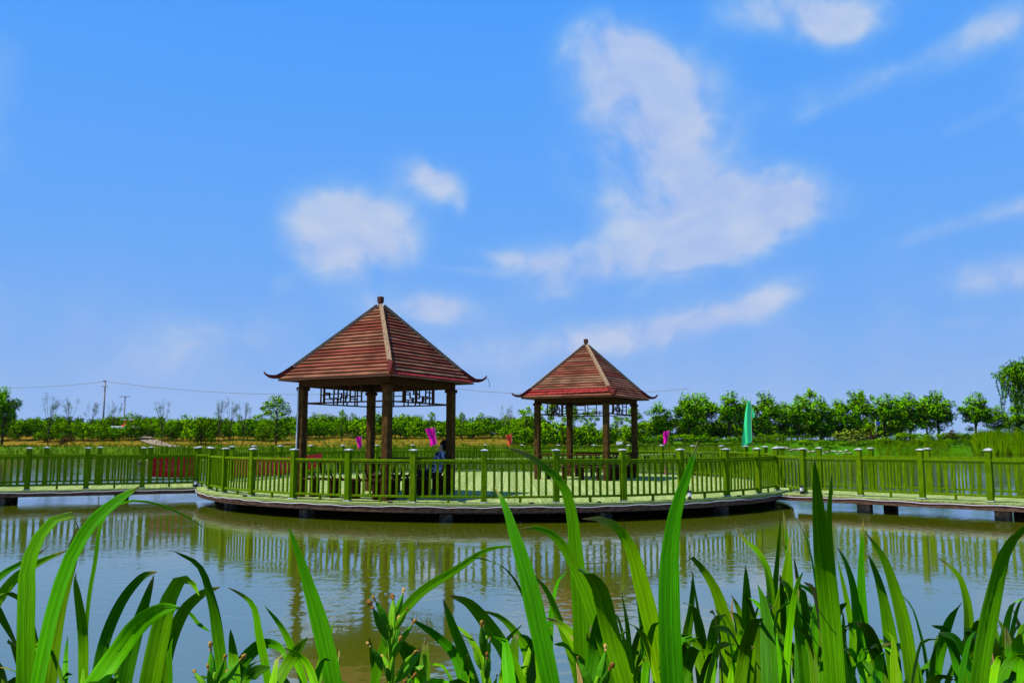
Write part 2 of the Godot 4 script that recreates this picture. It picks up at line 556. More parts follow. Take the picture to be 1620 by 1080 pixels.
func build_round_deck() -> void:
	var t := thing("round_deck", CENTRE, "round pale timber deck on concrete piers carrying both pavilions", "deck")
	var step := 0.152
	var n := int(EDGE_R / step)
	for i in range(-n, n + 1):
		var x0 := i * step - 0.073
		var x1 := i * step + 0.073
		var r := EDGE_R - 0.03
		if maxf(absf(x0), absf(x1)) >= r: continue
		var z0 := sqrt(r * r - x0 * x0)
		var z1 := sqrt(r * r - x1 * x1)
		var st := SurfaceTool.new()
		st.begin(Mesh.PRIMITIVE_TRIANGLES)
		st.set_smooth_group(-1)
		var y := -0.002 * rng.randf()
		var c := [Vector3(x0, y, -z0), Vector3(x1, y, -z1), Vector3(x1, y, z1), Vector3(x0, y, z0)]
		var d := Vector3(0, -0.045, 0)
		quad(st, c[0], c[1], c[2], c[3], Vector3.UP)
		quad(st, c[0] + d, c[1] + d, c[2] + d, c[3] + d, Vector3.DOWN)
		for k in 4:
			var e := (k + 1) % 4
			quad(st, c[k], c[e], c[e] + d, c[k] + d, (c[k] + c[e]) * 0.5 - Vector3((x0 + x1) * 0.5, 0, 0))
		st.generate_normals()
		part("deck_board", st.commit(), M.deck[rng.randi() % 3], t)
	part("edge_board", ring_mesh(EDGE_R - 0.025, EDGE_R + 0.02, -0.055, 0.004), M.deck[1], t)
	part("fascia", ring_mesh(EDGE_R - 0.06, EDGE_R - 0.005, -0.185, -0.056), M.fascia, t)
	for r in [8.35, 5.2, 2.2]:
		part("bearer", ring_mesh(r - 0.09, r + 0.09, -0.25, -0.05, 48), M.pile, t)
	for k in 15:
		var a := deg_to_rad(-6.5 + 24.0 * k)
		part("pier", cbox(Vector3(0.27, 0.95, 0.27), 0.015), M.pier, t, Transform3D(Basis(Vector3.UP, a), Vector3(8.40 * sin(a), -0.727, 8.40 * cos(a))))
	for k in 8:
		var a := TAU * k / 8.0
		part("pier", cbox(Vector3(0.27, 0.95, 0.27), 0.015), M.pier, t, Transform3D(Basis(Vector3.UP, a), Vector3(5.2 * sin(a), -0.727, 5.2 * cos(a))))
	# the pale rope light pinned along the rim in shallow loops
	var pts := PackedVector3Array()
	for k in 720:
		var a := deg_to_rad(-72.0 + 132.0 * k / 719.0)
		var s := 0.5 - 0.5 * cos(k * 0.235)
		var yy := -0.060 - 0.014 * s - 0.008 * sin(k * 0.071)
		pts.append(Vector3((EDGE_R + 0.033) * sin(a), yy, (EDGE_R + 0.033) * cos(a)))
	solo("rope_light", tube_mesh(pts, [0.0065], 5), M.rope, CENTRE, "white rope light sagging along the rim of the round deck", "rope light")

func walkway(origin: Vector3, dir: Vector3, length: float, width: float, label: String) -> void:
	# origin: near edge of the walkway at the round deck; the other edge lies to the far side
	var side := Vector3(-dir.z, 0, dir.x)
	if side.z > 0.0: side = -side
	var t := thing("walkway", origin, label, "boardwalk", "walkways leading to the round deck")
	var step := 0.152
	var ang := Basis(dir, Vector3.UP, dir.cross(Vector3.UP))
	for i in int(length / step):
		var c := dir * (i * step + 0.076) + side * width * 0.5 + Vector3(0, -0.03, 0)
		part("deck_board", cbox(Vector3(0.146, 0.044, width), 0.003), M.deck[rng.randi() % 3], t, Transform3D(ang, c))
	for s in [0.02, width - 0.02]:
		beam("edge_beam", side * s + Vector3(0, -0.115, 0), side * s + dir * length + Vector3(0, -0.115, 0), 0.12, 0.07, M.fascia, t)
	beam("bearer", side * width * 0.5 + Vector3(0, -0.115, 0), side * width * 0.5 + dir * length + Vector3(0, -0.115, 0), 0.12, 0.08, M.fascia, t)
	var d := 2.1
	while d < length:
		for s in [0.35, width - 0.45]:
			part("pile", cbox(Vector3(0.30, 0.95, 0.26), 0.02), M.pile, t, Transform3D(ang, dir * d + side * s + Vector3(0, -0.65, 0)))
		d += 2.95
	var pts := PackedVector3Array()
	for k in 260:
		var s2 := 0.5 - 0.5 * cos(k * 0.26)
		pts.append(dir * (length * k / 259.0) - side * 0.030 + Vector3(0, -0.062 - 0.015 * s2 - 0.008 * sin(k * 0.09), 0))
	solo("rope_light", tube_mesh(pts, [0.0065], 5), M.rope, origin, "white rope light along the edge of the " + label.get_slice(" ", 0) + " walkway", "rope light")

# posts: positions on the deck; spans: list of [i, j]
func railing(called: String, label: String, posts: Array, spans: Array, near := true, group := "", bare := -1) -> Node3D:
	var base: Vector3 = posts[0]
	var t := thing(called, base, label, "railing", group)
	var dirs: Array = []
	for i in posts.size(): dirs.append(Vector3.ZERO)
	for s in spans:
		var d: Vector3 = (posts[s[1]] - posts[s[0]]).normalized()
		dirs[s[0]] += d
		dirs[s[1]] += d
	for i in posts.size():
		if i == bare: continue
		var d: Vector3 = dirs[i].normalized() if dirs[i].length() > 0.1 else Vector3.RIGHT
		var b := Basis(d, Vector3.UP, d.cross(Vector3.UP))
		var at: Vector3 = posts[i] - base
		var lean := Basis(Vector3(rng.randf_range(-1, 1), 0, rng.randf_range(-1, 1)).normalized(), rng.randf_range(0, 0.009))
		var p := part("post", cbox(Vector3(0.125, POST_H - 0.04, 0.125), 0.008), M.rail[i % 3], t, Transform3D(lean * b, at + Vector3(0, (POST_H - 0.04) * 0.5 + 0.001, 0)))
		part("cap", cap_mesh(), M.cap, p, Transform3D(Basis.IDENTITY, Vector3(0, (POST_H - 0.04) * 0.5, 0)))
		if near: part("foot_plate", cbox(Vector3(0.165, 0.022, 0.165), 0.006), M.cap, p, Transform3D(Basis.IDENTITY, Vector3(0, -(POST_H - 0.04) * 0.5 + 0.012, 0)))
	for s in spans:
		var a: Vector3 = posts[s[0]] - base
		var c: Vector3 = posts[s[1]] - base
		var d := (c - a).normalized()
		a += d * 0.060
		c -= d * 0.060
		var wob := Vector3(0, rng.randf_range(-0.006, 0.006), 0)
		var mm: Material = M.rail[rng.randi() % 3]
		beam("top_rail", a + Vector3(0, 0.902, 0) + wob, c + Vector3(0, 0.902, 0) + wob, 0.052, 0.085, mm, t)
		beam("top_rail", a + Vector3(0, 0.846, 0) + wob, c + Vector3(0, 0.846, 0) + wob, 0.030, 0.045, mm, t)
		beam("bottom_rail", a + Vector3(0, 0.128, 0), c + Vector3(0, 0.128, 0), 0.050, 0.060, mm, t)
		var mid := (a + c) * 0.5
		part("rail_foot", cbox(Vector3(0.05, 0.10, 0.05), 0.004), mm, t, Transform3D(Basis(d, Vector3.UP, d.cross(Vector3.UP)), mid + Vector3(0, 0.052, 0)))
		var l := a.distance_to(c)
		var n := maxi(1, int(round(l / 0.158)) - 1)
		for k in n:
			var at := a + d * (l * (k + 1.0) / (n + 1.0))
			part("baluster", cbox(Vector3(0.050, 0.690, 0.034), 0.004), M.rail[rng.randi() % 3], t, Transform3D(Basis(d, Vector3.UP, d.cross(Vector3.UP)) * Basis(Vector3(0, 0, 1), rng.randf_range(-0.006, 0.006)), at + Vector3(0, 0.490, 0)))
	return t

var cap_made: ArrayMesh
func cap_mesh() -> ArrayMesh:
	if cap_made: return cap_made
	var st := SurfaceTool.new()
	st.begin(Mesh.PRIMITIVE_TRIANGLES)
	add_cbox(st, Transform3D(Basis.IDENTITY, Vector3(0, 0.013, 0)), Vector3(0.158, 0.024, 0.158), 0.006)
	var h := 0.066
	for k in 4:
		var a := Vector3(h, 0.0255, h).rotated(Vector3.UP, k * PI / 2)
		var b := Vector3(h, 0.0255, h).rotated(Vector3.UP, (k + 1) * PI / 2)
		tri(st, a, b, Vector3(0, 0.042, 0), a + b + Vector3.UP * 0.3)
	st.generate_normals()
	cap_made = st.commit()
	return cap_made

func build_boardwalk() -> void:
	build_round_deck()
	var ld := Vector3(-0.923, 0, 0.384)
	var rd := Vector3(0.743, 0, 0.669)
	var lfar := Vector3(-0.384, 0, -0.923)
	var rfar := Vector3(0.669, 0, -0.743)
	var l0 := Vector3(-9.24, DECK - 0.006, -24.3)
	var r0 := Vector3(7.44, DECK - 0.006, -21.2)
	walkway(l0 - lfar * 0.25 + ld * -0.12, ld, 10.5, 2.7, "straight plank walkway joining the round deck beside the red banner")
	walkway(r0 - rfar * 0.25 - rd * 0.65, rd, 11.0, 2.7, "angled plank walkway joining the round deck in front of the lawn")
	# the round deck's own railing: 35 posts, two gaps for the walkways
	var posts: Array = []
	var at := {}
	for i in 35:
		if i == 33: continue
		at[i] = posts.size()
		posts.append(rim(-62.5 + i * 360.0 / 35.0, RAIL_R))
	var spans: Array = []
	for i in 35:
		var j := (i + 1) % 35
		if i in [12, 32, 33]: continue
		spans.append([at[i], at[j]])
	railing("round_railing", "olive green post and baluster railing round the circular deck", posts, spans)
	var ln: Array = []
	var lf: Array = []
	for k in 7:
		ln.append(l0 + ld * 1.43 * k)
		lf.append(l0 + lfar * 2.2 + ld * (1.43 * k - 0.15))
	var rn: Array = []
	var rf: Array = []
	for k in 7:
		rn.append(r0 + rd * 1.40 * k)
		rf.append(r0 + rfar * 2.2 + rd * (1.40 * k - 0.45))
	var run := func(n: int) -> Array:
		var s: Array = []
		for k in n - 1: s.append([k, k + 1])
		return s
	ln.push_front(rim(-62.5 - 360.0 / 35.0, RAIL_R))
	rn.push_front(rim(-62.5 + 12 * 360.0 / 35.0, RAIL_R))
	railing("walkway_railing", "olive railing of the straight walkway, on its side towards the iris bank", ln, run.call(8), true, "walkway railings", 0)
	railing("walkway_railing", "olive railing of the straight walkway, on its side towards the orchard bank", lf, run.call(7), true, "walkway railings")
	railing("walkway_railing", "olive railing of the angled walkway, on its side towards the iris bank", rn, run.call(8), true, "walkway railings", 0)
	railing("walkway_railing", "olive railing of the angled walkway, on its side towards the lawn", rf, run.call(7), true, "walkway railings")
	# small deck lamps at the foot of some posts
	var lamp := func(p: Vector3, label: String) -> void:
		var t := thing("deck_lamp", p, label, "lamp", "deck lamps")
		part("base", lathe_mesh([[0.0, 0.0], [0.05, 0.0], [0.05, 0.03], [0.03, 0.05], [0.03, 0.075], [0.0, 0.075]], 14), M.black, t)
		part("glass", lathe_mesh([[0.0, 0.0755], [0.045, 0.0755], [0.045, 0.165], [0.0, 0.165]], 14), M.lamp_glass, t)
		part("hood", lathe_mesh([[0.0, 0.1655], [0.055, 0.1655], [0.055, 0.185], [0.035, 0.21], [0.0, 0.212]], 14), M.black, t)
	lamp.call(r0 - rfar * 0.16 + Vector3(0, 0.0, 0), "small black and white deck lamp at the first post of the angled walkway")
	lamp.call(l0 - lfar * 0.16 + Vector3(0, 0.0, 0), "small black and white deck lamp at the first post of the straight walkway")
	lamp.call(rim(-62.5 + 9 * 360.0 / 35.0 + 0.6, RAIL_R + 0.17), "small black and white deck lamp at a post of the round railing")
	for a in [5.8, 15.5, 42.0, -14.0, -42.0]:
		solo("deck_stud", lathe_mesh([[0.0, 0.0], [0.055, 0.0], [0.055, 0.012], [0.035, 0.032], [0.0, 0.036]], 12), M.black, rim(a, EDGE_R - 0.1) + Vector3(0, 0.001, 0), "low black deck light stud on the rim of the round deck", "stud", "deck light studs")

# ---------------------------------------------------------------- pavilion
const SIDE := 2.589
func prism4(c: Array, thick: Vector3) -> ArrayMesh:
	# c: four corners, thick: offset to the other face
	var st := SurfaceTool.new()
	st.begin(Mesh.PRIMITIVE_TRIANGLES)
	st.set_smooth_group(-1)
	var mid: Vector3 = (c[0] + c[1] + c[2] + c[3]) * 0.25
	quad(st, c[0], c[1], c[2], c[3], -thick)
	quad(st, c[0] + thick, c[1] + thick, c[2] + thick, c[3] + thick, thick)
	for k in 4:
		var e := (k + 1) % 4
		quad(st, c[k], c[e], c[e] + thick, c[k] + thick, (c[k] + c[e]) * 0.5 - mid)
	st.generate_normals()
	return st.commit()

func sweep_rect(pts: Array, ws: Array, hs: Array, side: Vector3) -> ArrayMesh:
	var st := SurfaceTool.new()
	st.begin(Mesh.PRIMITIVE_TRIANGLES)
	st.set_smooth_group(-1)
	var rings: Array = []
	for i in pts.size():
		var d: Vector3 = (pts[mini(i + 1, pts.size() - 1)] - pts[maxi(i - 1, 0)]).normalized()
		var up := side.cross(d).normalized()
		if up.y < 0: up = -up
		rings.append([pts[i] + side * ws[i] * 0.5, pts[i] - side * ws[i] * 0.5, pts[i] - side * ws[i] * 0.5 + up * hs[i], pts[i] + side * ws[i] * 0.5 + up * hs[i]])
	for i in pts.size() - 1:
		var mid: Vector3 = (rings[i][0] + rings[i][1] + rings[i][2] + rings[i][3]) * 0.25
		for k in 4:
			var e := (k + 1) % 4
			quad(st, rings[i][k], rings[i][e], rings[i + 1][e], rings[i + 1][k], (rings[i][k] + rings[i][e]) * 0.5 - mid)
	for e in [0, pts.size() - 1]:
		quad(st, rings[e][0], rings[e][1], rings[e][2], rings[e][3], pts[e] - pts[1 if e == 0 else e - 1])
	st.generate_normals()
	return st.commit()

var board_meshes: Array = []
const ROWS := 21
func roof_boards() -> void:
	var e := 1.70
	var y0 := 2.79
	var y1 := 4.70
	var slope := Vector3(0, y1 - y0, -e).normalized()
	var out := Vector3(0, e, y1 - y0).normalized()
	for j in ROWS:
		var f0 := float(j) / ROWS
		var f1 := minf(float(j + 1.28) / ROWS, 0.995)
		var r0 := e * (1 - f0)
		var r1 := e * (1 - f1)
		var ya := lerpf(y0, y1, f0)
		var yb := lerpf(y0, y1, f1)
		var lap := out * 0.048
		board_meshes.append(prism4([Vector3(-r0, ya, r0) + lap, Vector3(r0, ya, r0) + lap, Vector3(r1, yb, r1) + out * 0.006, Vector3(-r1, yb, r1) + out * 0.006], out * -0.020))

func pavilion(at: Vector3, turn: float, label: String, red_rows: bool, seed_: int) -> Node3D:
	var r := RandomNumberGenerator.new()
	r.seed = seed_
	if board_meshes.is_empty(): roof_boards()
	var t := thing("pavilion", at, label, "pavilion", "timber pavilions on the round deck", turn)
	var h := SIDE * 0.5
	# posts with a plinth and a small corbel under the beam
	for c in [Vector2(1, 1), Vector2(1, -1), Vector2(-1, -1), Vector2(-1, 1)]:
		var p := part("post", cbox(Vector3(0.185, 2.62, 0.185), 0.014), M.timber, t, Transform3D(Basis.IDENTITY, Vector3(c.x * h, 1.311, c.y * h)))
		part("corbel", cbox(Vector3(0.25, 0.09, 0.25), 0.02), M.dark_timber, p, Transform3D(Basis.IDENTITY, Vector3(0, 1.262, 0)))
	for k in 4:
		var b := Basis(Vector3.UP, k * PI / 2)
		var xf := Transform3D(b, Vector3.ZERO)
		# eave beam, lintel, fascia and the lining under the eaves
		part("eave_beam", cbox(Vector3(SIDE + 0.18 - 0.17 * (k % 2) * 2.0, 0.16, 0.15), 0.01), M.dark_timber, t, Transform3D(b, b * Vector3(0, 2.700, h)))
		part("eave_lining", prism4([Vector3(-1.68, 2.765, 1.68), Vector3(1.68, 2.765, 1.68), Vector3(1.12, 2.80, 1.12), Vector3(-1.12, 2.80, 1.12)], Vector3(0, 0.012, 0)), M.dark_timber, t, xf)
		part("eave_fascia", prism4([Vector3(-1.715, 2.758, 1.715), Vector3(1.715, 2.758, 1.715), Vector3(1.715, 2.800, 1.715), Vector3(-1.715, 2.800, 1.715)], Vector3(0, 0, -0.028)), M.roof[0], t, xf)
		for j in ROWS:
			var m: Material = M.roof[[0, 0, 1, 2, 3, 1, 1, 2][r.randi() % 8]]
			if red_rows and k == 0 and j in [1, 2]: m = M.roof_red
			if not red_rows and k == 1 and j == 0: m = M.roof_red
			var tilt := Transform3D(b, Vector3(0, r.randf_range(-0.004, 0.004), 0))
			if red_rows and k == 0 and j == 1: tilt = Transform3D(b * Basis(Vector3(0, 0, 1), 0.016), b * Vector3(0, 0.0, 0.02))
			part("roof_board", board_meshes[j], m, t, tilt)
		# hip, running from the finial to the corner and on into an upturned horn
		var s := Vector3(1, 0, -1).normalized()
		var dg := func(d: float, y: float) -> Vector3: return Vector3(d * 0.70711, y, d * 0.70711)
		part("hip_ridge", sweep_rect([dg.call(0.06, 4.680), dg.call(1.2, 3.765), dg.call(2.08, 3.065)], [0.085, 0.095, 0.10], [0.075, 0.080, 0.08], s), M.hip, t, xf)
		var up := r.randf_range(-0.03, 0.03)
		part("eave_horn", sweep_rect([dg.call(2.06, 3.075), dg.call(2.28, 2.905), dg.call(2.44, 2.815), dg.call(2.56, 2.815), dg.call(2.66, 2.845), dg.call(2.735, 2.91 + up), dg.call(2.775, 2.99 + up * 2)], [0.104, 0.11, 0.11, 0.10, 0.085, 0.065, 0.035], [0.085, 0.095, 0.095, 0.085, 0.065, 0.045, 0.03], s), M.horn, t, xf)
		# fretwork under the beam
		var fr := part("fretwork", cbox(Vector3(SIDE - 0.20, 0.034, 0.034), 0.004), M.dark_timber, t, Transform3D(b, b * Vector3(0, 2.225, h)))
		var Y := func(py: float) -> float: return 2.615 - (py - 609.0) * 0.0150 - 2.225
		var X := func(px: float) -> float: return (px - 545.5) / 117.0 * 2.36
		var segs := [[510, 609, 510, 634], [514.5, 609, 514.5, 634], [555, 609, 555, 634], [572, 609, 572, 634], [514.5, 619.6, 523.6, 619.6], [510, 623, 523.6, 623], [523.6, 619.6, 523.6, 628.3], [523.6, 628.3, 536.8, 628.3], [530.5, 609, 530.5, 623], [530.5, 621.6, 542, 621.6], [542, 620, 542, 629], [536.8, 609, 536.8, 634], [542, 624.4, 555, 624.4], [548.3, 624.4, 548.3, 634], [529.8, 628.3, 529.8, 634], [555, 617, 572, 617], [555, 626, 572, 626], [530.5, 614, 536.8, 614]]
		for g in segs:
			var a := Vector3(X.call(g[0]), Y.call(g[1]), 0)
			var c := Vector3(X.call(g[2]), Y.call(g[3]), 0)
			beam("bar", a, c, 0.034, 0.028 if g[0] == g[2] else 0.024, M.dark_timber, fr, Vector3.BACK, 0.003)
		# bench with an outward leaning back, open on one side
		if k == 3: continue
		var bn := part("bench", cbox(Vector3(SIDE - 0.22, 0.045, 0.36), 0.008), M.dark_timber, t, Transform3D(b, b * Vector3(0, 0.425, h - 0.12)))
		for lx in [-0.95, -0.32, 0.32, 0.95]:
			part("leg", cbox(Vector3(0.06, 0.40, 0.30), 0.006), M.dark_timber, bn, Transform3D(Basis.IDENTITY, Vector3(lx, -0.223, 0)))
		beam("back_rail", Vector3(-1.15, 0.43, 0.30), Vector3(1.15, 0.43, 0.30), 0.05, 0.06, M.dark_timber, bn)
		for q in 9:
			var bx := -1.08 + q * 0.27
			part("back_strut", sweep_rect([Vector3(bx, 0.02, 0.14), Vector3(bx, 0.14, 0.225), Vector3(bx, 0.28, 0.275), Vector3(bx, 0.42, 0.290)], [0.032, 0.032, 0.032, 0.032], [0.03, 0.03, 0.03, 0.03], Vector3(1, 0, 0)), M.dark_timber, bn)
	var f := part("finial", cbox(Vector3(0.13, 0.15, 0.13), 0.012), M.finial, t, Transform3D(Basis.IDENTITY, Vector3(0, 4.86, 0)))
	part("finial_neck", cbox(Vector3(0.09, 0.16, 0.09), 0.01), M.finial, f, Transform3D(Basis.IDENTITY, Vector3(0, -0.14, 0)))
	return t

func build_pavilions() -> void:
	var turn := deg_to_rad(15.4 - 45.0)
	var p1 := pavilion(Vector3(-3.321, DECK + 0.002, -20.48), turn, "timber pavilion close to the front railing, seated person and white pipe on a post", false, 5)
	var h := SIDE * 0.5
	# pale conduit clipped to one post
	part("conduit", tube_mesh(PackedVector3Array([Vector3(-h - 0.045, 2.58, h + 0.118), Vector3(-h - 0.05, 1.4, h + 0.120), Vector3(-h - 0.045, 0.02, h + 0.118)]), [0.02], 6), M.conduit, p1)
	part("loose_wire", tube_mesh(PackedVector3Array([Vector3(1.93, 2.95, -1.93), Vector3(1.99, 2.90, -1.97), Vector3(2.02, 2.80, -1.99), Vector3(2.02, 2.70, -2.0)]), [0.006], 4), M.black, p1)
	pavilion(Vector3(2.655, DECK + 0.002, -29.29), turn, "timber pavilion further back on the deck, with bright red boards above its eave", true, 9)

# ---------------------------------------------------------------- trees and plants
# leaves: rhombs spread in clumps through an uneven crown
class Leaves:
	var V := PackedVector3Array()
	var N := PackedVector3Array()
	var C := PackedColorArray()
	var I := PackedInt32Array()
	func leaf(p: Vector3, along_: Vector3, side: Vector3, n: Vector3, c: Color) -> void:
		var k := V.size()
		V.append(p); V.append(p + along_ * 0.5 + side * 0.5); V.append(p + along_); V.append(p + along_ * 0.5 - side * 0.5)
		for q in 4:
			N.append(n)
			C.append(c)
		I.append_array([k, k + 1, k + 2, k, k + 2, k + 3])

func rand_dir() -> Vector3:
	var z := rng.randf_range(-1, 1)
	var a := rng.randf_range(0, TAU)
	var s := sqrt(1 - z * z)
	return Vector3(s * cos(a), z, s * sin(a))

func clump(L: Leaves, at: Vector3, rad: Vector3, count: int, size: float, base: Color, centre: Vector3, droop := 0.0) -> void:
	for i in count:
		var d := rand_dir()
		var p := at + d * rad * pow(rng.randf(), 0.4)
		var al := (rand_dir() + Vector3(0, -droop, 0)).normalized() * size * rng.randf_range(0.7, 1.3)
		var sd := al.cross(rand_dir()).normalized() * size * rng.randf_range(0.35, 0.6)
		var n := (al.cross(sd).normalized())
		var o := (p - centre).normalized()
		if n.dot(o) < 0: n = -n
		n = (n * 0.6 + o * 0.5 + Vector3(0, 0.15, 0)).normalized()
		var k := rng.randf_range(0.72, 1.25)
		L.leaf(p, al, sd, n, Color(base.r * k * rng.randf_range(0.85, 1.2), base.g * k, base.b * k))

# returns [trunk mesh, crown mesh] of a tree whose foot is at the origin
func make_tree(kind: String, seed_: int) -> Array:
	rng.seed = seed_
	var st := SurfaceTool.new()
	st.begin(Mesh.PRIMITIVE_TRIANGLES)
	var L := Leaves.new()
	match kind:
		"avenue":                              # dense crown over a bare trunk, pointed shoots on top
			var hh := 7.0
			var lean := rng.randf_range(-0.15, 0.15)
			tube(st, PackedVector3Array([Vector3(0, -0.2, 0), Vector3(lean * 0.3, 1.2, 0), Vector3(lean, 3.2, 0.1), Vector3(lean, 5.6, 0)]), [0.15, 0.115, 0.085, 0.03], 7)
			var c := Vector3(lean, 4.0, 0)
			var col := Color(0.120, 0.370, 0.002).lerp(Color(0.190, 0.430, 0.003), rng.randf())
			for i in 44:
				var d := rand_dir()
				var prof := Vector3(1.70, 2.55, 1.70)
				var p := c + d * prof * pow(rng.randf(), 0.45) * rng.randf_range(0.8, 1.08)
				if p.y > 5.2:
					var k := 1.0 - 0.45 * (p.y - 5.2) / 1.8
					p.x *= k; p.z *= k
				if i % 3 == 0: tube(st, PackedVector3Array([Vector3(lean * 0.6, 1.7 + rng.randf() * 1.6, 0), p]), [0.045, 0.012], 4)
				clump(L, p, Vector3(0.58, 0.52, 0.58) * rng.randf_range(0.7, 1.2), 100, 0.28, col * rng.randf_range(0.85, 1.15), c)
			for i in 7:
				var a := rng.randf() * TAU
				var p := Vector3(lean + cos(a) * rng.randf() * 0.9, 6.0, sin(a) * rng.randf() * 0.9)
				clump(L, p + Vector3(0, rng.randf_range(0.1, 0.7), 0), Vector3(0.16, 0.6, 0.16), 34, 0.2, col * 1.15, c)
		"bush":                                # low orchard tree, broad and lumpy
			tube(st, PackedVector3Array([Vector3(0, -0.2, 0), Vector3(0.05, 0.6, 0), Vector3(0.1, 1.3, 0.05)]), [0.07, 0.055, 0.03], 5)
			var col := Color(0.120, 0.340, 0.002).lerp(Color(0.170, 0.390, 0.003), rng.randf())
			for i in 34:
				var a := rng.randf() * TAU
				var rr := 1.7 * sqrt(rng.randf())
				var p := Vector3(cos(a) * rr, 0.42 + rng.randf() * 2.0 * (1.0 - 0.35 * rr / 1.7), sin(a) * rr)
				if i % 4 == 0: tube(st, PackedVector3Array([Vector3(0.05, 0.5, 0), p]), [0.03, 0.01], 4)
				clump(L, p, Vector3(0.5, 0.42, 0.5) * rng.randf_range(0.7, 1.15), 60, 0.25, col * rng.randf_range(0.75, 1.2), Vector3(0, 1.1, 0))
		"airy":                                # loose upright tree, light green
			tube(st, PackedVector3Array([Vector3(0, -0.2, 0), Vector3(0.1, 1.6, 0), Vector3(-0.05, 3.6, 0), Vector3(0.15, 6.0, 0)]), [0.10, 0.075, 0.05, 0.015], 6)
			var col := Color(0.165, 0.410, 0.003)
			for i in 34:
				var y := rng.randf_range(1.5, 6.6)
				var wid := 1.5 * sin(PI * clampf((y - 0.6) / 6.8, 0, 1)) + 0.2
				var a := rng.randf() * TAU
				var p := Vector3(cos(a), 0, sin(a)) * wid * sqrt(rng.randf()) + Vector3(0, y, 0)
				tube(st, PackedVector3Array([Vector3(0.05, maxf(1.0, y - 1.3), 0), p]), [0.03, 0.008], 4)
				clump(L, p, Vector3(0.48, 0.46, 0.48) * rng.randf_range(0.6, 1.15), 72, 0.25, col * rng.randf_range(0.8, 1.2), Vector3(0, 3.6, 0), 0.5)
		"sparse":                              # thin sapling, nearly bare, a veil of small leaves
			var col := Color(0.105, 0.185, 0.060)
			tube(st, PackedVector3Array([Vector3(0, -0.2, 0), Vector3(0.05, 1.6, 0), Vector3(0, 3.0, 0.05)]), [0.075, 0.06, 0.045], 5)
			for i in 9:
				var a := rng.randf() * TAU
				var top := Vector3(cos(a) * rng.randf_range(0.5, 1.7), rng.randf_range(4.6, 6.6), sin(a) * rng.randf_range(0.5, 1.7))
				var s := Vector3(0, rng.randf_range(1.6, 3.0), 0)
				var m := s.lerp(top, 0.5) + Vector3(0, -0.25, 0)
				tube(st, PackedVector3Array([s, m, top]), [0.035, 0.022, 0.008], 4)
				for q in 6:
					var f := rng.randf_range(0.45, 1.0)
					var p := m.lerp(top, f) + rand_dir() * 0.25
					tube(st, PackedVector3Array([m.lerp(top, f * 0.8), p]), [0.012, 0.005], 3)
					clump(L, p, Vector3(0.35, 0.32, 0.35), 11, 0.13, col * rng.randf_range(0.8, 1.2), Vector3(0, 3.5, 0))
		"willow":                              # tall crown with hanging strands
			tube(st, PackedVector3Array([Vector3(0, -0.3, 0), Vector3(0.2, 2.5, 0), Vector3(0, 5.5, 0.2), Vector3(0.4, 9.0, 0)]), [0.32, 0.26, 0.2, 0.08], 8)
			var col := Color(0.090, 0.270, 0.003)
			for i in 120:
				var d := rand_dir()
				var p := Vector3(0, 8.6, 0) + Vector3(d.x * 3.9, absf(d.y) * 2.9 - 0.6, d.z * 3.9) * pow(rng.randf(), 0.35)
				if i % 6 == 0: tube(st, PackedVector3Array([Vector3(0, 4.5 + rng.randf() * 2.0, 0), p]), [0.09, 0.02], 5)
				clump(L, p, Vector3(0.7, 0.5, 0.7), 46, 0.28, col * rng.randf_range(0.8, 1.2), Vector3(0, 8, 0), 0.8)
				var len_ := rng.randf_range(1.5, 5.6)
				for q in int(len_ * 9):
					var yy := q / 9.0
					var s := p + Vector3(sin(q * 0.3 + i) * 0.10, -yy, cos(q * 0.2 + i) * 0.10)
					clump(L, s, Vector3(0.12, 0.1, 0.12), 3, 0.24, col * rng.randf_range(0.8, 1.25), Vector3(0, 8, 0), 1.6)
		"shrub":                               # dense low dome
			tube(st, PackedVector3Array([Vector3(0, -0.1, 0), Vector3(0, 0.5, 0)]), [0.05, 0.03], 5)
			for i in 26:
				var d := rand_dir()
				var p := Vector3(d.x, absf(d.y), d.z) * Vector3(1.0, 0.95, 1.0) * pow(rng.randf(), 0.3) + Vector3(0, 0.25, 0)
				clump(L, p, Vector3(0.32, 0.26, 0.32), 46, 0.15, Color(0.16, 0.24, 0.018) * rng.randf_range(0.8, 1.2), Vector3(0, 0.5, 0))
		"dark_shrub":
			tube(st, PackedVector3Array([Vector3(0, -0.1, 0), Vector3(0, 0.7, 0)]), [0.05, 0.03], 5)
			for i in 22:
				var d := rand_dir()
				var p := Vector3(d.x, absf(d.y) * 1.1, d.z) * pow(rng.randf(), 0.3) + Vector3(0, 0.5, 0)
				clump(L, p, Vector3(0.32, 0.3, 0.32), 46, 0.15, Color(0.075, 0.050, 0.018) * rng.randf_range(0.7, 1.2), Vector3(0, 0.8, 0))
	st.generate_normals()
	return [st.commit(), indexed(L.V, L.C, L.I, L.N)]

var tree_kinds := {}
func plant(called: String, kind: String, variant: int, at: Vector3, scale_: Vector3, turn: float, label: String, category: String, group: String, bark: Material = null) -> void:
	var key := "%s %d" % [kind, variant]
	if not tree_kinds.has(key): tree_kinds[key] = make_tree(kind, 100 + variant * 17 + kind.hash() % 1000)
	var t := thing(called, at, label, category, group, turn)
	var s := Transform3D(Basis.from_scale(scale_), Vector3.ZERO)
	part("trunk" if kind not in ["shrub", "dark_shrub"] else "stem", tree_kinds[key][0], bark if bark else M.bark, t, s)
	part("crown" if kind not in ["shrub", "dark_shrub"] else "foliage", tree_kinds[key][1], M.foliage, t, s)

func on_bank(px: float, depth: float) -> Vector3:
	var x := across(px, depth)
	return Vector3(x, ground_y(x, -depth) - 0.02, -depth)

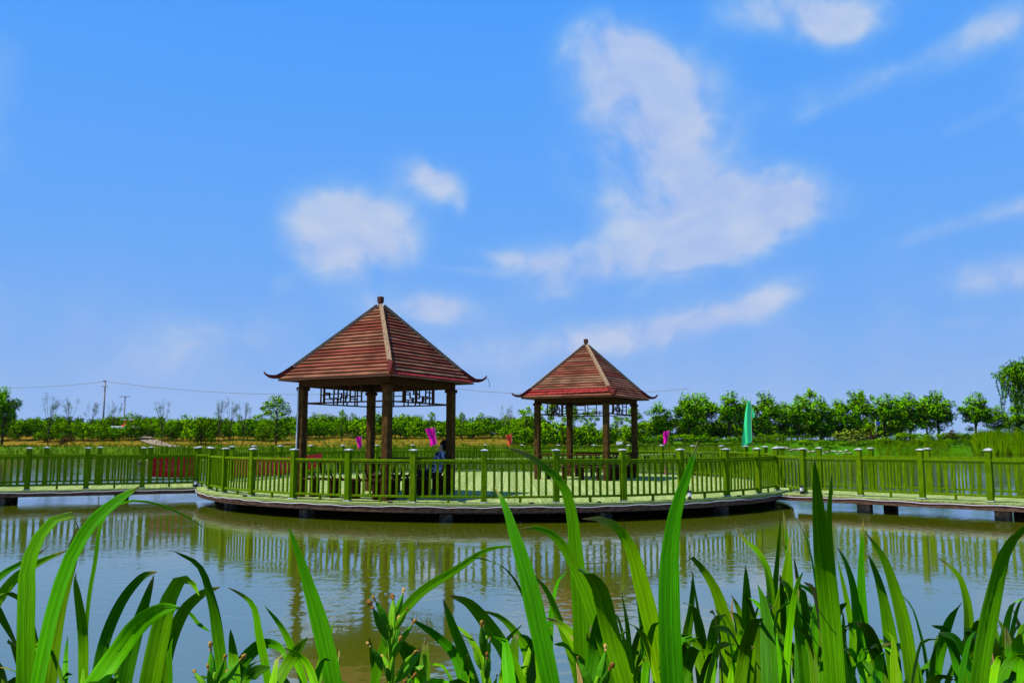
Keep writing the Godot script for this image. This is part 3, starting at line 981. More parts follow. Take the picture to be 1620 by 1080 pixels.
func stand(called: String, kind: String, variant: int, px: float, depth: float, top_py: float, own_h: float, widen: float, label: String, category: String, group: String, bark: Material = null) -> void:
	var p := on_bank(px, depth)
	var top := seen(px, top_py, depth).y
	var s := maxf(0.2, (top - p.y) / own_h)
	plant(called, kind, variant, p, Vector3(s * widen, s, s * widen), variant * 1.7 + px * 0.13, label, category, group, bark)

const ORD := ["first", "second", "third", "fourth", "fifth", "sixth", "seventh", "eighth", "ninth", "tenth", "eleventh", "twelfth", "thirteenth", "fourteenth", "fifteenth", "sixteenth", "seventeenth", "eighteenth", "nineteenth"]

func build_vegetation() -> void:
	# the avenue behind the lawn
	var avenue := [[1042, 118, 634, 0], [1090, 116, 620, 1], [1113, 121, 620, 2], [1155, 115, 616, 3], [1178, 120, 628, 0], [1212, 114, 618, 1], [1240, 120, 634, 2], [1262, 117, 628, 3], [1300, 116, 624, 0], [1325, 121, 630, 2], [1356, 114, 616, 1], [1400, 116, 620, 3], [1420, 121, 625, 2], [1442, 114, 619, 0], [1468, 119, 628, 1], [1486, 114, 616, 2], [1545, 113, 618, 3], [1580, 117, 640, 1], [1612, 114, 632, 0]]
	for a in avenue:
		stand("avenue_tree", "avenue", a[3], a[0], a[1], a[2], 7.1, 1.32, "dark round-crowned tree, %s in the row behind the lawn counting from the willow" % ORD[avenue.size() - 1 - avenue.find(a)], "tree", "trees in the row behind the lawn")
	for a in [[1285, 119, 612, 0], [1372, 124, 616, 1], [1268, 124, 622, 1]]:
		stand("airy_tree", "airy", a[3], a[0], a[1], a[2], 6.9, 0.9, "paler loose tree rising between the row of dark trees", "tree", "loose trees among the row")
	plant("willow_tree", "willow", 0, on_bank(1640, 104), Vector3(1.02, 1.03, 1.02), 0.6, "tall willow with hanging strands at the end of the tree row", "tree", "")
	# trees seen under and beside the further pavilion
	var behind := [[832, 108, 642, 0], [868, 112, 634, 1], [905, 110, 640, 2], [935, 113, 646, 0], [975, 111, 656, 1], [1003, 114, 642, 2]]
	for a in behind:
		stand("bank_tree", "airy", a[3], a[0], a[1], a[2], 6.9, 1.25, "mid green tree behind the further pavilion, %s counting from the orchard" % ORD[behind.find(a)], "tree", "trees behind the further pavilion")
	# separate trees in front of the orchard
	stand("bank_tree", "avenue", 2, 3, 110, 610, 7.1, 0.95, "fresh green leafy tree standing alone at the end of the orchard", "tree", "")
	stand("bank_tree", "airy", 2, 437, 111, 626, 6.9, 1.35, "leafy light green tree beside the near pavilion's horned eave", "tree", "")
	stand("bank_tree", "bush", 3, 318, 113, 650, 2.7, 0.82, "rounded bushy tree rising above the orchard", "tree", "")
	for a in [[540, 116, 646, 0], [681, 118, 650, 1], [731, 117, 652, 2], [634, 122, 668, 0]]:
		stand("bank_tree", "airy", a[3], a[0], a[1], a[2], 6.9, 0.75, "small loose tree rising from the orchard behind the near pavilion", "tree", "small trees behind the near pavilion")
	var saplings := [[76, 109, 622, 0], [108, 124, 628, 1], [140, 122, 632, 2], [178, 124, 634, 0], [256, 112, 632, 1], [346, 112, 628, 2], [364, 118, 630, 0], [384, 113, 634, 1], [500, 124, 648, 2], [796, 126, 650, 0], [803, 122, 640, 1]]
	for a in saplings:
		stand("sapling", "sparse", a[3], a[0], a[1], a[2], 6.6, 0.85, "thin nearly bare sapling in the orchard, %s counting from the fresh green lone tree" % ORD[saplings.find(a)], "tree", "bare saplings in the orchard")
	# orchard rows
	rng.seed = 400
	var spots: Array = []
	for row in 4:
		var depth := 121.5 + row * 8.5
		var px := -20.0 + row * 9.0
		while px < 860.0:
			spots.append([px + rng.randf_range(-5, 5), depth + rng.randf_range(-2.5, 2.5), rng.randi() % 5, rng.randf_range(0.8, 1.35), rng.randf_range(0.9, 1.3)])
			px += rng.randf_range(21, 31)
	for s in spots:
		var p := on_bank(s[0], s[1])
		plant("orchard_tree", "bush", s[2], p, Vector3(s[4], s[3] * 1.05, s[4]), s[0] * 0.21, "low leafy orchard tree on the soil bank", "tree", "low orchard trees")
	# hedge and shrubs below the avenue
	rng.seed = 410
	var px2 := 1010.0
	while px2 < 1420.0:
		var p := on_bank(px2, 121.0 + rng.randf_range(-2, 2))
		plant("hedge_shrub", "bush", rng.randi() % 5, p, Vector3(1.15, 1.15, 1.15) * rng.randf_range(0.85, 1.25), px2, "mid green hedge shrub below the row of trees", "shrub", "hedge shrubs below the trees")
		px2 += rng.randf_range(13, 19)
	px2 = 820.0
	while px2 < 1240.0:
		var p := on_bank(px2, 109.0 + rng.randf_range(-2, 2))
		plant("hedge_shrub", "bush", rng.randi() % 5, p, Vector3(0.9, 0.62, 0.9) * rng.randf_range(0.7, 1.05), px2, "leafy shrub on the bank behind the far boardwalk", "shrub", "shrubs behind the far boardwalk")
		px2 += rng.randf_range(17, 30)
	rng.seed = 420
	px2 = 826.0
	while px2 < 1015.0:
		plant("bank_bush", "bush", rng.randi() % 5, on_bank(px2, 105.5 + rng.randf_range(-1, 1.5)), Vector3(1.15, 1.25, 1.15) * rng.randf_range(0.8, 1.15), px2, "tall leafy bush on the bank behind the further pavilion", "shrub", "bushes behind the further pavilion")
		px2 += rng.randf_range(14, 24)
	px2 = 1395.0
	while px2 < 1640.0:
		plant("lawn_shrub", "bush", rng.randi() % 5, on_bank(px2, 108.5 + rng.randf_range(-2, 2)), Vector3(0.8, 0.62, 0.8) * rng.randf_range(0.6, 1.2), px2, "low leafy shrub at the back of the lawn", "shrub", "low shrubs on the lawn")
		px2 += rng.randf_range(16, 38)
	px2 = 1240.0
	while px2 < 1560.0:
		plant("lawn_shrub", "bush", rng.randi() % 5, on_bank(px2, 100.5 + rng.randf_range(-1, 2)), Vector3(0.55, 0.36, 0.55) * rng.randf_range(0.6, 1.3), px2, "little shrub near the stones edging the bank", "shrub", "little shrubs near the edging stones")
		px2 += rng.randf_range(20, 48)
	stand("domed_shrub", "shrub", 0, 1344, 106, 674, 1.45, 1.55, "yellow-green domed shrub on the lawn", "shrub", "")
	stand("domed_shrub", "shrub", 1, 1352, 102, 692, 1.45, 1.5, "straw-coloured low shrub in front of the yellow-green dome", "shrub", "")
	stand("domed_shrub", "shrub", 2, 1446, 103, 694, 1.45, 1.2, "pale domed shrub beside a post of the angled walkway", "shrub", "")
	stand("domed_shrub", "shrub", 0, 985, 101, 694, 1.45, 1.5, "pale yellow bush beside the further pavilion", "shrub", "")
	stand("red_shrub", "dark_shrub", 0, 1378, 108, 680, 1.9, 1.2, "dark reddish shrub near the yellow-green dome", "shrub", "")
	stand("red_shrub", "dark_shrub", 1, 1506, 107, 676, 1.9, 1.0, "dark reddish shrub in front of a tree trunk", "shrub", "")
	stand("red_shrub", "dark_shrub", 2, 107, 107, 684, 1.9, 0.9, "dark reddish shrub on the soil bank", "shrub", "")
	build_reeds()

func tuft_mesh(seed_: int, h: float, n: int, spread: float) -> ArrayMesh:
	var r := RandomNumberGenerator.new()
	r.seed = seed_
	var L := Leaves.new()
	for i in n:
		var a := r.randf() * TAU
		var b := Vector3(cos(a), 0, sin(a)) * r.randf() * spread * 0.5
		var hh := h * r.randf_range(0.55, 1.1)
		var out := Vector3(cos(a), 0, sin(a)) * spread * r.randf_range(0.2, 1.0)
		var sd := Vector3(-sin(a), 0, cos(a)) * 0.05 * r.randf_range(0.6, 1.2)
		var g := r.randf_range(0.75, 1.25)
		var c := Color(0.042 * g * r.randf_range(0.8, 1.7), 0.120 * g, 0.003)
		L.leaf(b - Vector3(0, 0.05, 0), Vector3(0, hh, 0) + out, sd, (Vector3(cos(a), 0.9, sin(a))).normalized(), c)
	return indexed(L.V, L.C, L.I, L.N)

func scatter(called: String, mesh: Mesh, spots: Array, label: String, category: String) -> void:
	var mm := MultiMesh.new()
	mm.transform_format = MultiMesh.TRANSFORM_3D
	mm.mesh = mesh
	mm.instance_count = spots.size()
	for i in spots.size():
		mm.set_instance_transform(i, Transform3D(Basis(Vector3.UP, spots[i][1]).scaled(Vector3.ONE * spots[i][2]), spots[i][0]))
	var o := MultiMeshInstance3D.new()
	o.name = numbered(called)
	o.multimesh = mm
	o.material_override = M.foliage
	add_child(o)
	tag(o, label, category, "", "stuff")

func build_reeds() -> void:
	rng.seed = 500
	var spots: Array = []
	while spots.size() < 5200:
		var x := rng.randf_range(-78, 78)
		var far := pow(rng.randf(), 1.5) * (12.0 if x < 8 else 7.0) - 0.8
		var z := -(shore(x) + far)
		if x > 8 and (far > 2.0 or rng.randf() < 0.6): continue
		var s := rng.randf_range(0.20, 0.58) * (1.0 if far < 5 else 0.55)
		spots.append([Vector3(x, ground_y(x, z), z), rng.randf() * TAU, s])
	scatter("bank_grass", tuft_mesh(1, 1.15, 16, 0.34), spots, "tall green grass along the far waterline", "grass")
	spots = []
	while spots.size() < 700:
		var px := rng.randf_range(1545, 1680) if rng.randf() < 0.8 else rng.randf_range(1380, 1500)
		var d := rng.randf_range(96, 104)
		var p := on_bank(px, d)
		p.y = maxf(p.y, -0.1)
		spots.append([p, rng.randf() * TAU, (rng.randf_range(1.1, 2.1) if px > 1545 else rng.randf_range(0.5, 0.9))])
	scatter("reeds", tuft_mesh(2, 1.2, 30, 0.45), spots, "tall reeds below the willow at the water's edge", "reeds")
	spots = []
	for i in 3000:
		var x := rng.randf_range(-62, 6)
		var z := -(shore(x) + rng.randf_range(9, 42))
		spots.append([Vector3(x, ground_y(x, z), z), rng.randf() * TAU, rng.randf_range(0.15, 0.55)])
	scatter("weeds", tuft_mesh(3, 1.0, 12, 0.5), spots, "scattered weeds on the brown soil bank", "weeds")
	spots = []
	for i in 900:
		var x := rng.randf_range(-3.5, 3.5)
		var z := rng.randf_range(-3.4, 0.8)
		if z > -0.9 and absf(x) < 0.9: continue
		spots.append([Vector3(x, ground_y(x, z), z), rng.randf() * TAU, rng.randf_range(0.10, 0.24)])
	scatter("bank_grass", tuft_mesh(4, 1.0, 12, 0.5), spots, "short grass on the near bank among the irises", "grass")

# ---------------------------------------------------------------- things beyond the deck
func build_far_things() -> void:
	# low boardwalk far behind the round deck
	var y := 0.27
	var line := [Vector3(-27, y, -60), Vector3(1.5, y, -66), Vector3(29.5, y + 0.12, -101)]
	for s in 2:
		var a: Vector3 = line[s]
		var b: Vector3 = line[s + 1]
		var d := (b - a).normalized()
		var l := a.distance_to(b)
		var t := thing("far_boardwalk", a, ["low boardwalk far behind the round deck, running level over the water", "low boardwalk far behind the round deck, running back to the bank"][s], "boardwalk", "far boardwalks")
		var side := Vector3(-d.z, 0, d.x)
		if side.z > 0: side = -side
		beam("deck", side * 0.9 - Vector3(0, 0.06, 0), side * 0.9 + d * l - Vector3(0, 0.06, 0), 0.10, 2.0, M.deck[1], t)
		var n := int(l / 1.5)
		for f in [0.05, 1.75]:
			for k in n + 1:
				var at: Vector3 = d * (l * k / n) + side * f
				part("post", cbox(Vector3(0.12, 1.05, 0.12), 0.01), M.rail[k % 3], t, Transform3D(Basis(d, Vector3.UP, d.cross(Vector3.UP)), at + Vector3(0, 0.525, 0)))
				if k % 2 == 0: part("pile", cbox(Vector3(0.2, 1.2, 0.2), 0.01), M.pile, t, Transform3D(Basis.IDENTITY, at + Vector3(0, -0.72, 0) + side * (0.15 if f < 1 else -0.15)))
			beam("top_rail", d * 0.1 + side * f + Vector3(0, 0.85, 0), d * (l - 0.1) + side * f + Vector3(0, 0.85, 0), 0.06, 0.07, M.rail[0], t)
			beam("bottom_rail", d * 0.1 + side * f + Vector3(0, 0.12, 0), d * (l - 0.1) + side * f + Vector3(0, 0.12, 0), 0.05, 0.05, M.rail[1], t)
			var st := SurfaceTool.new()
			st.begin(Mesh.PRIMITIVE_TRIANGLES)
			for k in int(l / 0.17):
				add_cbox(st, Transform3D(Basis(d, Vector3.UP, d.cross(Vector3.UP)), d * (0.17 * k + 0.085) + side * f + Vector3(0, 0.482, 0)), Vector3(0.05, 0.672, 0.035), 0.004)
			st.generate_normals()
			var bl := part("balusters", st.commit(), M.rail[2], t)
			bl.set_meta("kind", "stuff")
	# post and rail fence on the far bank
	var f0 := on_bank(1168, 106)
	var t := thing("bank_fence", f0, "thin olive fence at the foot of the lawn", "fence")
	var pts: Array = []
	for px in [1168, 1206, 1224, 1238, 1253, 1268, 1282, 1297]: pts.append(on_bank(px, 106) - f0)
	for i in pts.size():
		part("post", cbox(Vector3(0.11, 1.4, 0.11), 0.01), M.rail[i % 3], t, Transform3D(Basis.IDENTITY, pts[i] + Vector3(0, 0.7, 0)))
		if i > 0:
			for yy in [1.15, 0.25]: beam("rail", pts[i - 1] + Vector3(0.05, yy, 0), pts[i] + Vector3(-0.05, yy, 0), 0.06, 0.05, M.rail[0], t)
			var st := SurfaceTool.new()
			st.begin(Mesh.PRIMITIVE_TRIANGLES)
			for k in 7:
				add_cbox(st, Transform3D(Basis.IDENTITY, pts[i - 1].lerp(pts[i], (k + 1) / 8.0) + Vector3(0, 0.70, 0)), Vector3(0.045, 0.84, 0.03), 0.004)
			st.generate_normals()
			part("bars", st.commit(), M.rail[2], t).set_meta("kind", "stuff")
	# pale stones edging the bank
	rng.seed = 600
	for k in 26:
		var p := on_bank(1228 + k * 4.6, 97.8 + rng.randf_range(-0.5, 0.5))
		p.y = maxf(p.y, 0.05)
		var s := SphereMesh.new()
		s.radius = 0.5; s.height = 0.8; s.radial_segments = 7; s.rings = 4
		var o := solo("edging_stone", s, M.stone, p, "pale stone edging the far bank below the lawn", "stone", "stones edging the far bank")
		o.scale = Vector3(rng.randf_range(0.6, 1.0), rng.randf_range(0.16, 0.30), 0.5)
		o.rotation.y = rng.randf() * 3.0
	flag("flag", 691.5, 62.5, 676, 702, 0.72, [0.66, 0.010, 0.30], "magenta flag leaning on a pale pole behind the near pavilion", -0.14)
	flag("flag", 570.5, 63.5, 690, 708, 0.45, [0.66, 0.010, 0.28], "small magenta flag beside the near pavilion's inner post", -0.05)
	flag("flag", 807, 66.0, 686, 702, 0.50, [0.62, 0.075, 0.030], "small orange-red flag between the two pavilions", 0.0)
	flag("flag", 1049, 80.0, 681, 700, 0.55, [0.60, 0.008, 0.28], "narrow magenta flag beside the further pavilion", 0.20)
	banner_flag()
	utility_poles()
	shelter()
	red_banners()
	hills()
	var sg := on_bank(1387, 109)
	var t3 := thing("park_sign", sg, "small blue sign on a pole among the trees behind the lawn", "sign")
	var sy := seen(1387, 670, 109).y - sg.y
	part("pole", tube_mesh(PackedVector3Array([Vector3(0, -0.1, 0), Vector3(0, sy + 0.4, 0)]), [0.04], 6), M.metal, t3)
	part("panel", cbox(Vector3(0.40, 0.5, 0.05), 0.01), mat(0.03, 0.09, 0.36, 0.5), t3, Transform3D(Basis.IDENTITY, Vector3(0.30, sy, 0.07)))
	var wb := on_bank(980, 99)
	var t4 := thing("notice_board", wb, "low white board on two legs beside the further pavilion", "sign")
	var wy := seen(980, 701, 99).y - wb.y
	part("panel", cbox(Vector3(0.72, 0.36, 0.05), 0.01), M.white, t4, Transform3D(Basis.IDENTITY, Vector3(0, wy, 0)))
	for lx in [-0.28, 0.28]: part("leg", cbox(Vector3(0.05, wy, 0.05), 0.005), M.metal, t4, Transform3D(Basis.IDENTITY, Vector3(lx, wy * 0.5 - 0.05, -0.052)))

func flag(called: String, px: float, depth: float, top: float, bottom: float, width: float, c: Array, label: String, lean: float) -> void:
	var foot := Vector3(across(px + 3, depth), 0.27, -depth)
	if depth > 70: foot = Vector3(across(px + 3, depth), 0.33, -depth)
	var yt := seen(px, top, depth).y - foot.y
	var yb := seen(px, bottom, depth).y - foot.y
	var t := thing(called, foot, label, "flag", "flags on the far boardwalk")
	part("pole", tube_mesh(PackedVector3Array([Vector3(0, -0.02, 0), Vector3(lean * yt, yt + 0.06, 0)]), [0.022, 0.018], 6), M.hip, t)
	part("cloth", cloth_mesh(width, yt, yb, lean, 3), mat(c[0], c[1], c[2], 0.7), t)

func cloth_mesh(width: float, yt: float, yb: float, lean: float, folds: int) -> ArrayMesh:
	var V := PackedVector3Array()
	var I := PackedInt32Array()
	var nx := 12
	var ny := 14
	for side in 2:
		for j in ny + 1:
			for i in nx + 1:
				var u := float(i) / nx
				var v := float(j) / ny
				var y := lerpf(yt, yb, v) - u * 0.10 * (1.0 + v)
				var x := lean * y - u * width * (0.85 + 0.15 * sin(v * 5.0 + 1.0))
				var z := (0.10 * sin(u * folds * PI + v * 3.0) + 0.05 * sin(v * 7.0 + u * 2.0)) * minf(1.0, u * 2.5) + side * 0.006
				V.append(Vector3(x, y, z))
	var w := nx + 1
	for side in 2:
		var o := side * w * (ny + 1)
		for j in ny:
			for i in nx:
				var a := o + j * w + i
				if side == 0: I.append_array([a, a + 1, a + w, a + 1, a + w + 1, a + w])
				else: I.append_array([a, a + w, a + 1, a + 1, a + w, a + w + 1])
	return indexed(V, PackedColorArray(), I)

func banner_flag() -> void:
	# tall pale green pennant whose end is flipped over its pole
	var depth := 75.0
	var foot := Vector3(across(1190, depth), 0.30, -depth)
	var t := thing("tall_flag", foot, "tall translucent jade green flag on a slim pole", "flag", "")
	var top := seen(1190, 628, depth).y - foot.y
	part("pole", tube_mesh(PackedVector3Array([Vector3(0, -0.02, 0), Vector3(0.02, top, 0)]), [0.028, 0.018], 6), M.hip, t)
	var rows := [[634, 1185.5, 1190], [640, 1183.5, 1190], [650, 1181.5, 1190], [660, 1180, 1190], [672, 1178, 1190], [684, 1176.5, 1190], [692, 1174, 1190.5], [699, 1173.5, 1189], [708, 1173, 1176]]
	var V := PackedVector3Array()
	var I := PackedInt32Array()
	var k := 55.0 / FOCAL
	var nx := 8
	for side in 2:
		for j in rows.size():
			var y := seen(1190, rows[j][0], depth).y - foot.y
			for i in nx + 1:
				var x := lerpf(rows[j][2], rows[j][1], float(i) / nx)
				V.append(Vector3((x - 1190.0) * depth / FOCAL, y, 0.10 * sin(i * 1.1 + j * 0.7) * i / nx + side * 0.006))
	var w := nx + 1
	for side in 2:
		for j in rows.size() - 1:
			for i in nx:
				var a := side * w * rows.size() + j * w + i
				if side == 0: I.append_array([a, a + 1, a + w, a + 1, a + w + 1, a + w])
				else: I.append_array([a, a + w, a + 1, a + 1, a + w, a + w + 1])
	var m := mat(0.045, 0.60, 0.22, 0.6)
	m.backlight = Color(0.15, 0.75, 0.35)
	m.cull_mode = BaseMaterial3D.CULL_DISABLED
	part("cloth", indexed(V, PackedColorArray(), I), m, t)
	# the flipped over end on the other side of the pole
	part("flipped_end", prism4([Vector3(0.03, seen(1190, 641, depth).y - foot.y, 0.03), Vector3(0.29, seen(1190, 655, depth).y - foot.y, 0.08), Vector3(0.30, seen(1190, 660, depth).y - foot.y, 0.05), Vector3(0.03, seen(1190, 661, depth).y - foot.y, 0.03)], Vector3(0, 0, 0.008)), m, t)

func utility_poles() -> void:
	var tops: Array = []
	for a in [[161, 150.0, 603, "tall pale utility pole with crossarm above the orchard", 0.14], [194, 165.0, 627, "shorter utility pole with wide top crossarm above the orchard", 0.12]]:
		var p := on_bank(a[0], a[1])
		var hgt: float = seen(a[0], a[2], a[1]).y - p.y
		var t := thing("utility_pole", p, a[3], "utility pole", "")
		part("shaft", tube_mesh(PackedVector3Array([Vector3(0, -0.3, 0), Vector3(0, hgt, 0)]), [a[4] * 1.25, a[4]], 8), M.metal, t)
		var wide := 0.55 if a[0] == 161 else 1.1
		var yy: float = hgt - (0.95 if a[0] == 161 else 0.03)
		part("crossarm", cbox(Vector3(wide * 2, 0.14, 0.12), 0.01), M.metal, t, Transform3D(Basis.IDENTITY, Vector3(0, yy, 0.18)))
		for s in [-0.9, 0.9]:
			part("insulator", lathe_mesh([[0.0, 0.0], [0.06, 0.0], [0.07, 0.09], [0.04, 0.2], [0.0, 0.21]], 8), M.white, t, Transform3D(Basis.IDENTITY, Vector3(s * wide, yy + 0.07, 0.18)))
		if a[0] == 161: part("pole_cap", cbox(Vector3(0.5, 0.3, 0.3), 0.05), M.metal, t, Transform3D(Basis.IDENTITY, Vector3(-0.15, hgt + 0.05, 0)))
		tops.append(p + Vector3(0, hgt, 0))
	var wire := func(points: Array, label: String) -> void:
		var pts := PackedVector3Array()
		for i in points.size() - 1:
			for k in 24:
				var f := k / 24.0
				pts.append(points[i].lerp(points[i + 1], f) - Vector3(0, points[i].distance_to(points[i + 1]) * 0.030 * 4.0 * f * (1 - f), 0))
		pts.append(points[-1])
		solo("overhead_wire", tube_mesh(pts, [0.042], 4), M.metal, Vector3.ZERO, label, "wire", "overhead wires")
	wire.call([seen(-120, 606, 150.0), tops[0]], "overhead wire running from the tall pole past the dense tree")
	wire.call([tops[0], seen(700, 612, 150.0), seen(1090, 614, 150.0)], "overhead wire running from the tall pole behind both pavilions")

func shelter() -> void:
	var d := 124.0
	var p := on_bank(203, d)
	var t := thing("roadside_shelter", p, "small open shelter with flat white roof and red roof ornaments", "shelter")
	var hy := seen(203, 676, d).y - p.y
	part("roof", cbox(Vector3(4.3, 0.35, 2.6), 0.04), M.white, t, Transform3D(Basis.IDENTITY, Vector3(0, hy, 0)))
	for x in [-1.8, 0.9, 1.9]: part("column", cbox(Vector3(0.14, hy, 0.14), 0.01), M.black, t, Transform3D(Basis.IDENTITY, Vector3(x, hy * 0.5 - 0.17, 0.9)))
	for x in [-0.55, 0.55]:
		var q := part("roof_cone", lathe_mesh([[0.0, 0.0], [0.75, 0.0], [0.45, 0.22], [0.15, 0.45], [0.07, 0.95], [0.0, 0.97]], 12), M.horn_red, t, Transform3D(Basis.IDENTITY, Vector3(x, hy + 0.176, 0)))
		part("bracket", cbox(Vector3(0.9, 0.07, 0.07), 0.01), M.white, q, Transform3D(Basis.IDENTITY, Vector3(-0.35, 1.0, 0)))
	var g := on_bank(238, d + 5)
	var t2 := thing("garden_kiosk", g, "little kiosk with dark red cone roof half hidden by orchard trees", "kiosk")
	var h2 := seen(238, 675, d + 5).y - g.y
	part("body", cbox(Vector3(0.9, h2, 0.9), 0.03), M.finial, t2, Transform3D(Basis.IDENTITY, Vector3(0, h2 * 0.5, 0)))
	part("roof", lathe_mesh([[0.0, 0.0], [0.85, 0.0], [0.5, 0.25], [0.16, 0.42], [0.08, 1.0], [0.0, 1.02]], 12), M.horn, t2, Transform3D(Basis.IDENTITY, Vector3(0, h2 + 0.002, 0)))

func banner_cloth(pts: Array, tops: Array, drops: Array, m: Material, called: String, label: String) -> void:
	# cloth hung along a line of points, from "tops" down by "drops", with folds
	var V := PackedVector3Array()
	var U := PackedVector2Array()
	var I := PackedInt32Array()
	var o: Vector3 = pts[0]
	var cols := 40
	var ny := 8
	for side in 2:
		for i in cols + 1:
			var f := float(i) / cols * (pts.size() - 1)
			var k := mini(int(f), pts.size() - 2)
			var p: Vector3 = pts[k].lerp(pts[k + 1], f - k)
			var top: float = lerpf(tops[k], tops[k + 1], f - k)
			var drop: float = lerpf(drops[k], drops[k + 1], f - k)
			for j in ny + 1:
				var v := float(j) / ny
				V.append(p - o + Vector3(0, top - drop * v, (0.03 * sin(i * 1.3) + 0.015 * sin(i * 0.5 + v * 4.0)) * v + side * 0.005))
				U.append(Vector2(f / (pts.size() - 1), v))
	var w := ny + 1
	for side in 2:
		for i in cols:
			for j in ny:
				var a := side * w * (cols + 1) + i * w + j
				if side == 1: I.append_array([a, a + w, a + 1, a + 1, a + w, a + w + 1])
				else: I.append_array([a, a + 1, a + w, a + 1, a + w + 1, a + w])
	solo(called, indexed(V, PackedColorArray(), I, PackedVector3Array(), U), m, o, label, "banner", "red banners on the railings")

func red_banners() -> void:
	# faded print: pale smudges on red cloth, too worn to read
	var im := Image.create(256, 64, false, Image.FORMAT_RGB8)
	var n := FastNoiseLite.new()
	n.seed = 19
	n.frequency = 0.09
	for y in 64:
		for x in 256:
			var cell := fposmod(x, 36.0)
			var k := 0.0
			if cell > 7 and cell < 29 and y > 16 and y < 48: k = smoothstep(0.06, 0.35, n.get_noise_2d(x * 1.4, y * 1.0))
			im.set_pixel(x, y, Color(0.80, 0.03, 0.05).lerp(Color(0.92, 0.55, 0.60), k * 0.8))
	var m := StandardMaterial3D.new()
	m.albedo_texture = ImageTexture.create_from_image(im)
	m.roughness = 0.7
	m.backlight = Color(0.25, 0.02, 0.02)
	# along the straight walkway's far railing
	var lfar := Vector3(-0.384, 0, -0.923)
	var ld := Vector3(-0.923, 0, 0.384)
	var f0 := Vector3(-9.24, DECK, -24.3) + lfar * 2.27
	banner_cloth([f0 + ld * 1.35, f0 + ld * 0.6, f0 - ld * 0.2], [0.88, 0.83, 0.84], [0.66, 0.66, 0.66], m, "red_banner", "red cloth banner hung on the straight walkway's railing")
	# inside the round railing, sagging towards its loose end
	var line: Array = []
	for a in [-93.0, -100.0, -107.0, -114.0, -121.0, -127.5]: line.append(rim(a, RAIL_R - 0.09))
	banner_cloth(line, [0.74, 0.73, 0.73, 0.72, 0.74, 0.84], [0.62, 0.64, 0.64, 0.62, 0.58, 0.46], m, "red_banner", "long red cloth banner hung inside the round deck's railing")

func hills() -> void:
	var V := PackedVector3Array()
	var I := PackedInt32Array()
	var d := 16000.0
	var n := 60
	for i in n + 1:
		var px := lerpf(430.0, 640.0, float(i) / n)
		var q := (px - 518.0) / 60.0
		var py := 690.0 - 34.0 * exp(-q * q) - 12.0 * exp(-pow((px - 585.0) / 40.0, 2.0)) - 2.0 * sin(px * 0.21) * exp(-q * q * 0.5)
		V.append(Vector3(across(px, d), -5.0, -d + 2500.0))
		V.append(Vector3(across(px, d), maxf(0.0, seen(px, py, d).y), -d))
		V.append(Vector3(across(px, d), -5.0, -d - 2000.0))
	for i in n:
		for k in 2:
			var a := i * 3 + k
			I.append_array([a, a + 1, a + 3, a + 1, a + 4, a + 3])
	structure("hills", indexed(V, PackedColorArray(), I), mat(0.07, 0.10, 0.05, 0.95))

# ---------------------------------------------------------------- irises on the near bank
func catmull(p: Array, t: float) -> Vector3:
	# t runs with the length along the points, so that long and short spans join without overshoot
	var n := p.size() - 1
	var at := PackedFloat32Array([0.0])
	for k in n: at.append(at[k] + p[k].distance_to(p[k + 1]))
	var s := clampf(t, 0.0, 1.0) * at[n]
	var i := 0
	while i < n - 1 and at[i + 1] < s: i += 1
	var b: Vector3 = p[i]
	var c: Vector3 = p[i + 1]
	var a: Vector3 = p[i - 1] if i > 0 else b + (b - c)
	var d: Vector3 = p[i + 2] if i + 2 <= n else c + (c - b)
	var span := at[i + 1] - at[i]
	var ta := at[i - 1] - at[i] if i > 0 else -span
	var td := at[i + 2] - at[i] if i + 2 <= n else span * 2.0
	return b.cubic_interpolate_in_time(c, a, d, (s - at[i]) / span, span, ta, td)

# a sword-shaped blade along the points, folded along its midrib
func blade_mesh(pts: Array, width: float, yaw: float, twist: float, col: Color, dry: float) -> ArrayMesh:
	var whole := 0.0
	var low := 0.0
	for k in pts.size() - 1:
		whole += pts[k].distance_to(pts[k + 1])
		if k == 1: low = whole
	var taper := lerpf(low / whole, 1.0, 0.38)          # where the blade starts to narrow
	var V := PackedVector3Array()
	var C := PackedColorArray()
	var U := PackedVector2Array()
	var I := PackedInt32Array()
	var n := 38
	var prev := Vector3.ZERO
	for i in n + 1:
		var t := float(i) / n
		var p := catmull(pts, t)
		var d := (catmull(pts, minf(t + 0.02, 1.0)) - catmull(pts, maxf(t - 0.02, 0.0))).normalized()
		var face := Vector3(sin(yaw + twist * t), 0.15, cos(yaw + twist * t))
		var s := d.cross(face)
		if s.length() < 0.15: s = prev if prev.length() > 0 else Vector3.RIGHT
		s = s.normalized()
		if prev.dot(s) < 0 and prev.length() > 0: s = -s
		if prev.length() > 0: s = (s + prev * 1.2).normalized()
		prev = s
		var nn := s.cross(d).normalized()
		var w := width * (1.0 + 0.05 * sin(t * 17.0 + pts[0].x * 90.0)) * 0.5 * (0.72 + 0.28 * smoothstep(0.0, 0.25, t)) * (1.0 if t < taper else pow(1.0 - (t - taper) / (1.0 - taper), 0.66)) + 0.0004
		for k in 5:
			var u := k / 4.0 * 2.0 - 1.0
			V.append(p + s * u * w + nn * (absf(u) * w * 0.22 - 0.0012 * (1.0 if k % 2 == 0 else 0.0)))
			U.append(Vector2(u * 0.5 + 0.5, t * 3.0))
			var tip := smoothstep(1.0 - dry * 0.6, 1.0, t) if dry > 0.0 else 0.0
			C.append(col.lerp(Color(0.42, 0.30, 0.10), tip))
	for i in n:
		for k in 4:
			var a := i * 5 + k
			I.append_array([a, a + 1, a + 5, a + 1, a + 6, a + 5])
	return indexed(V, C, I, PackedVector3Array(), U)

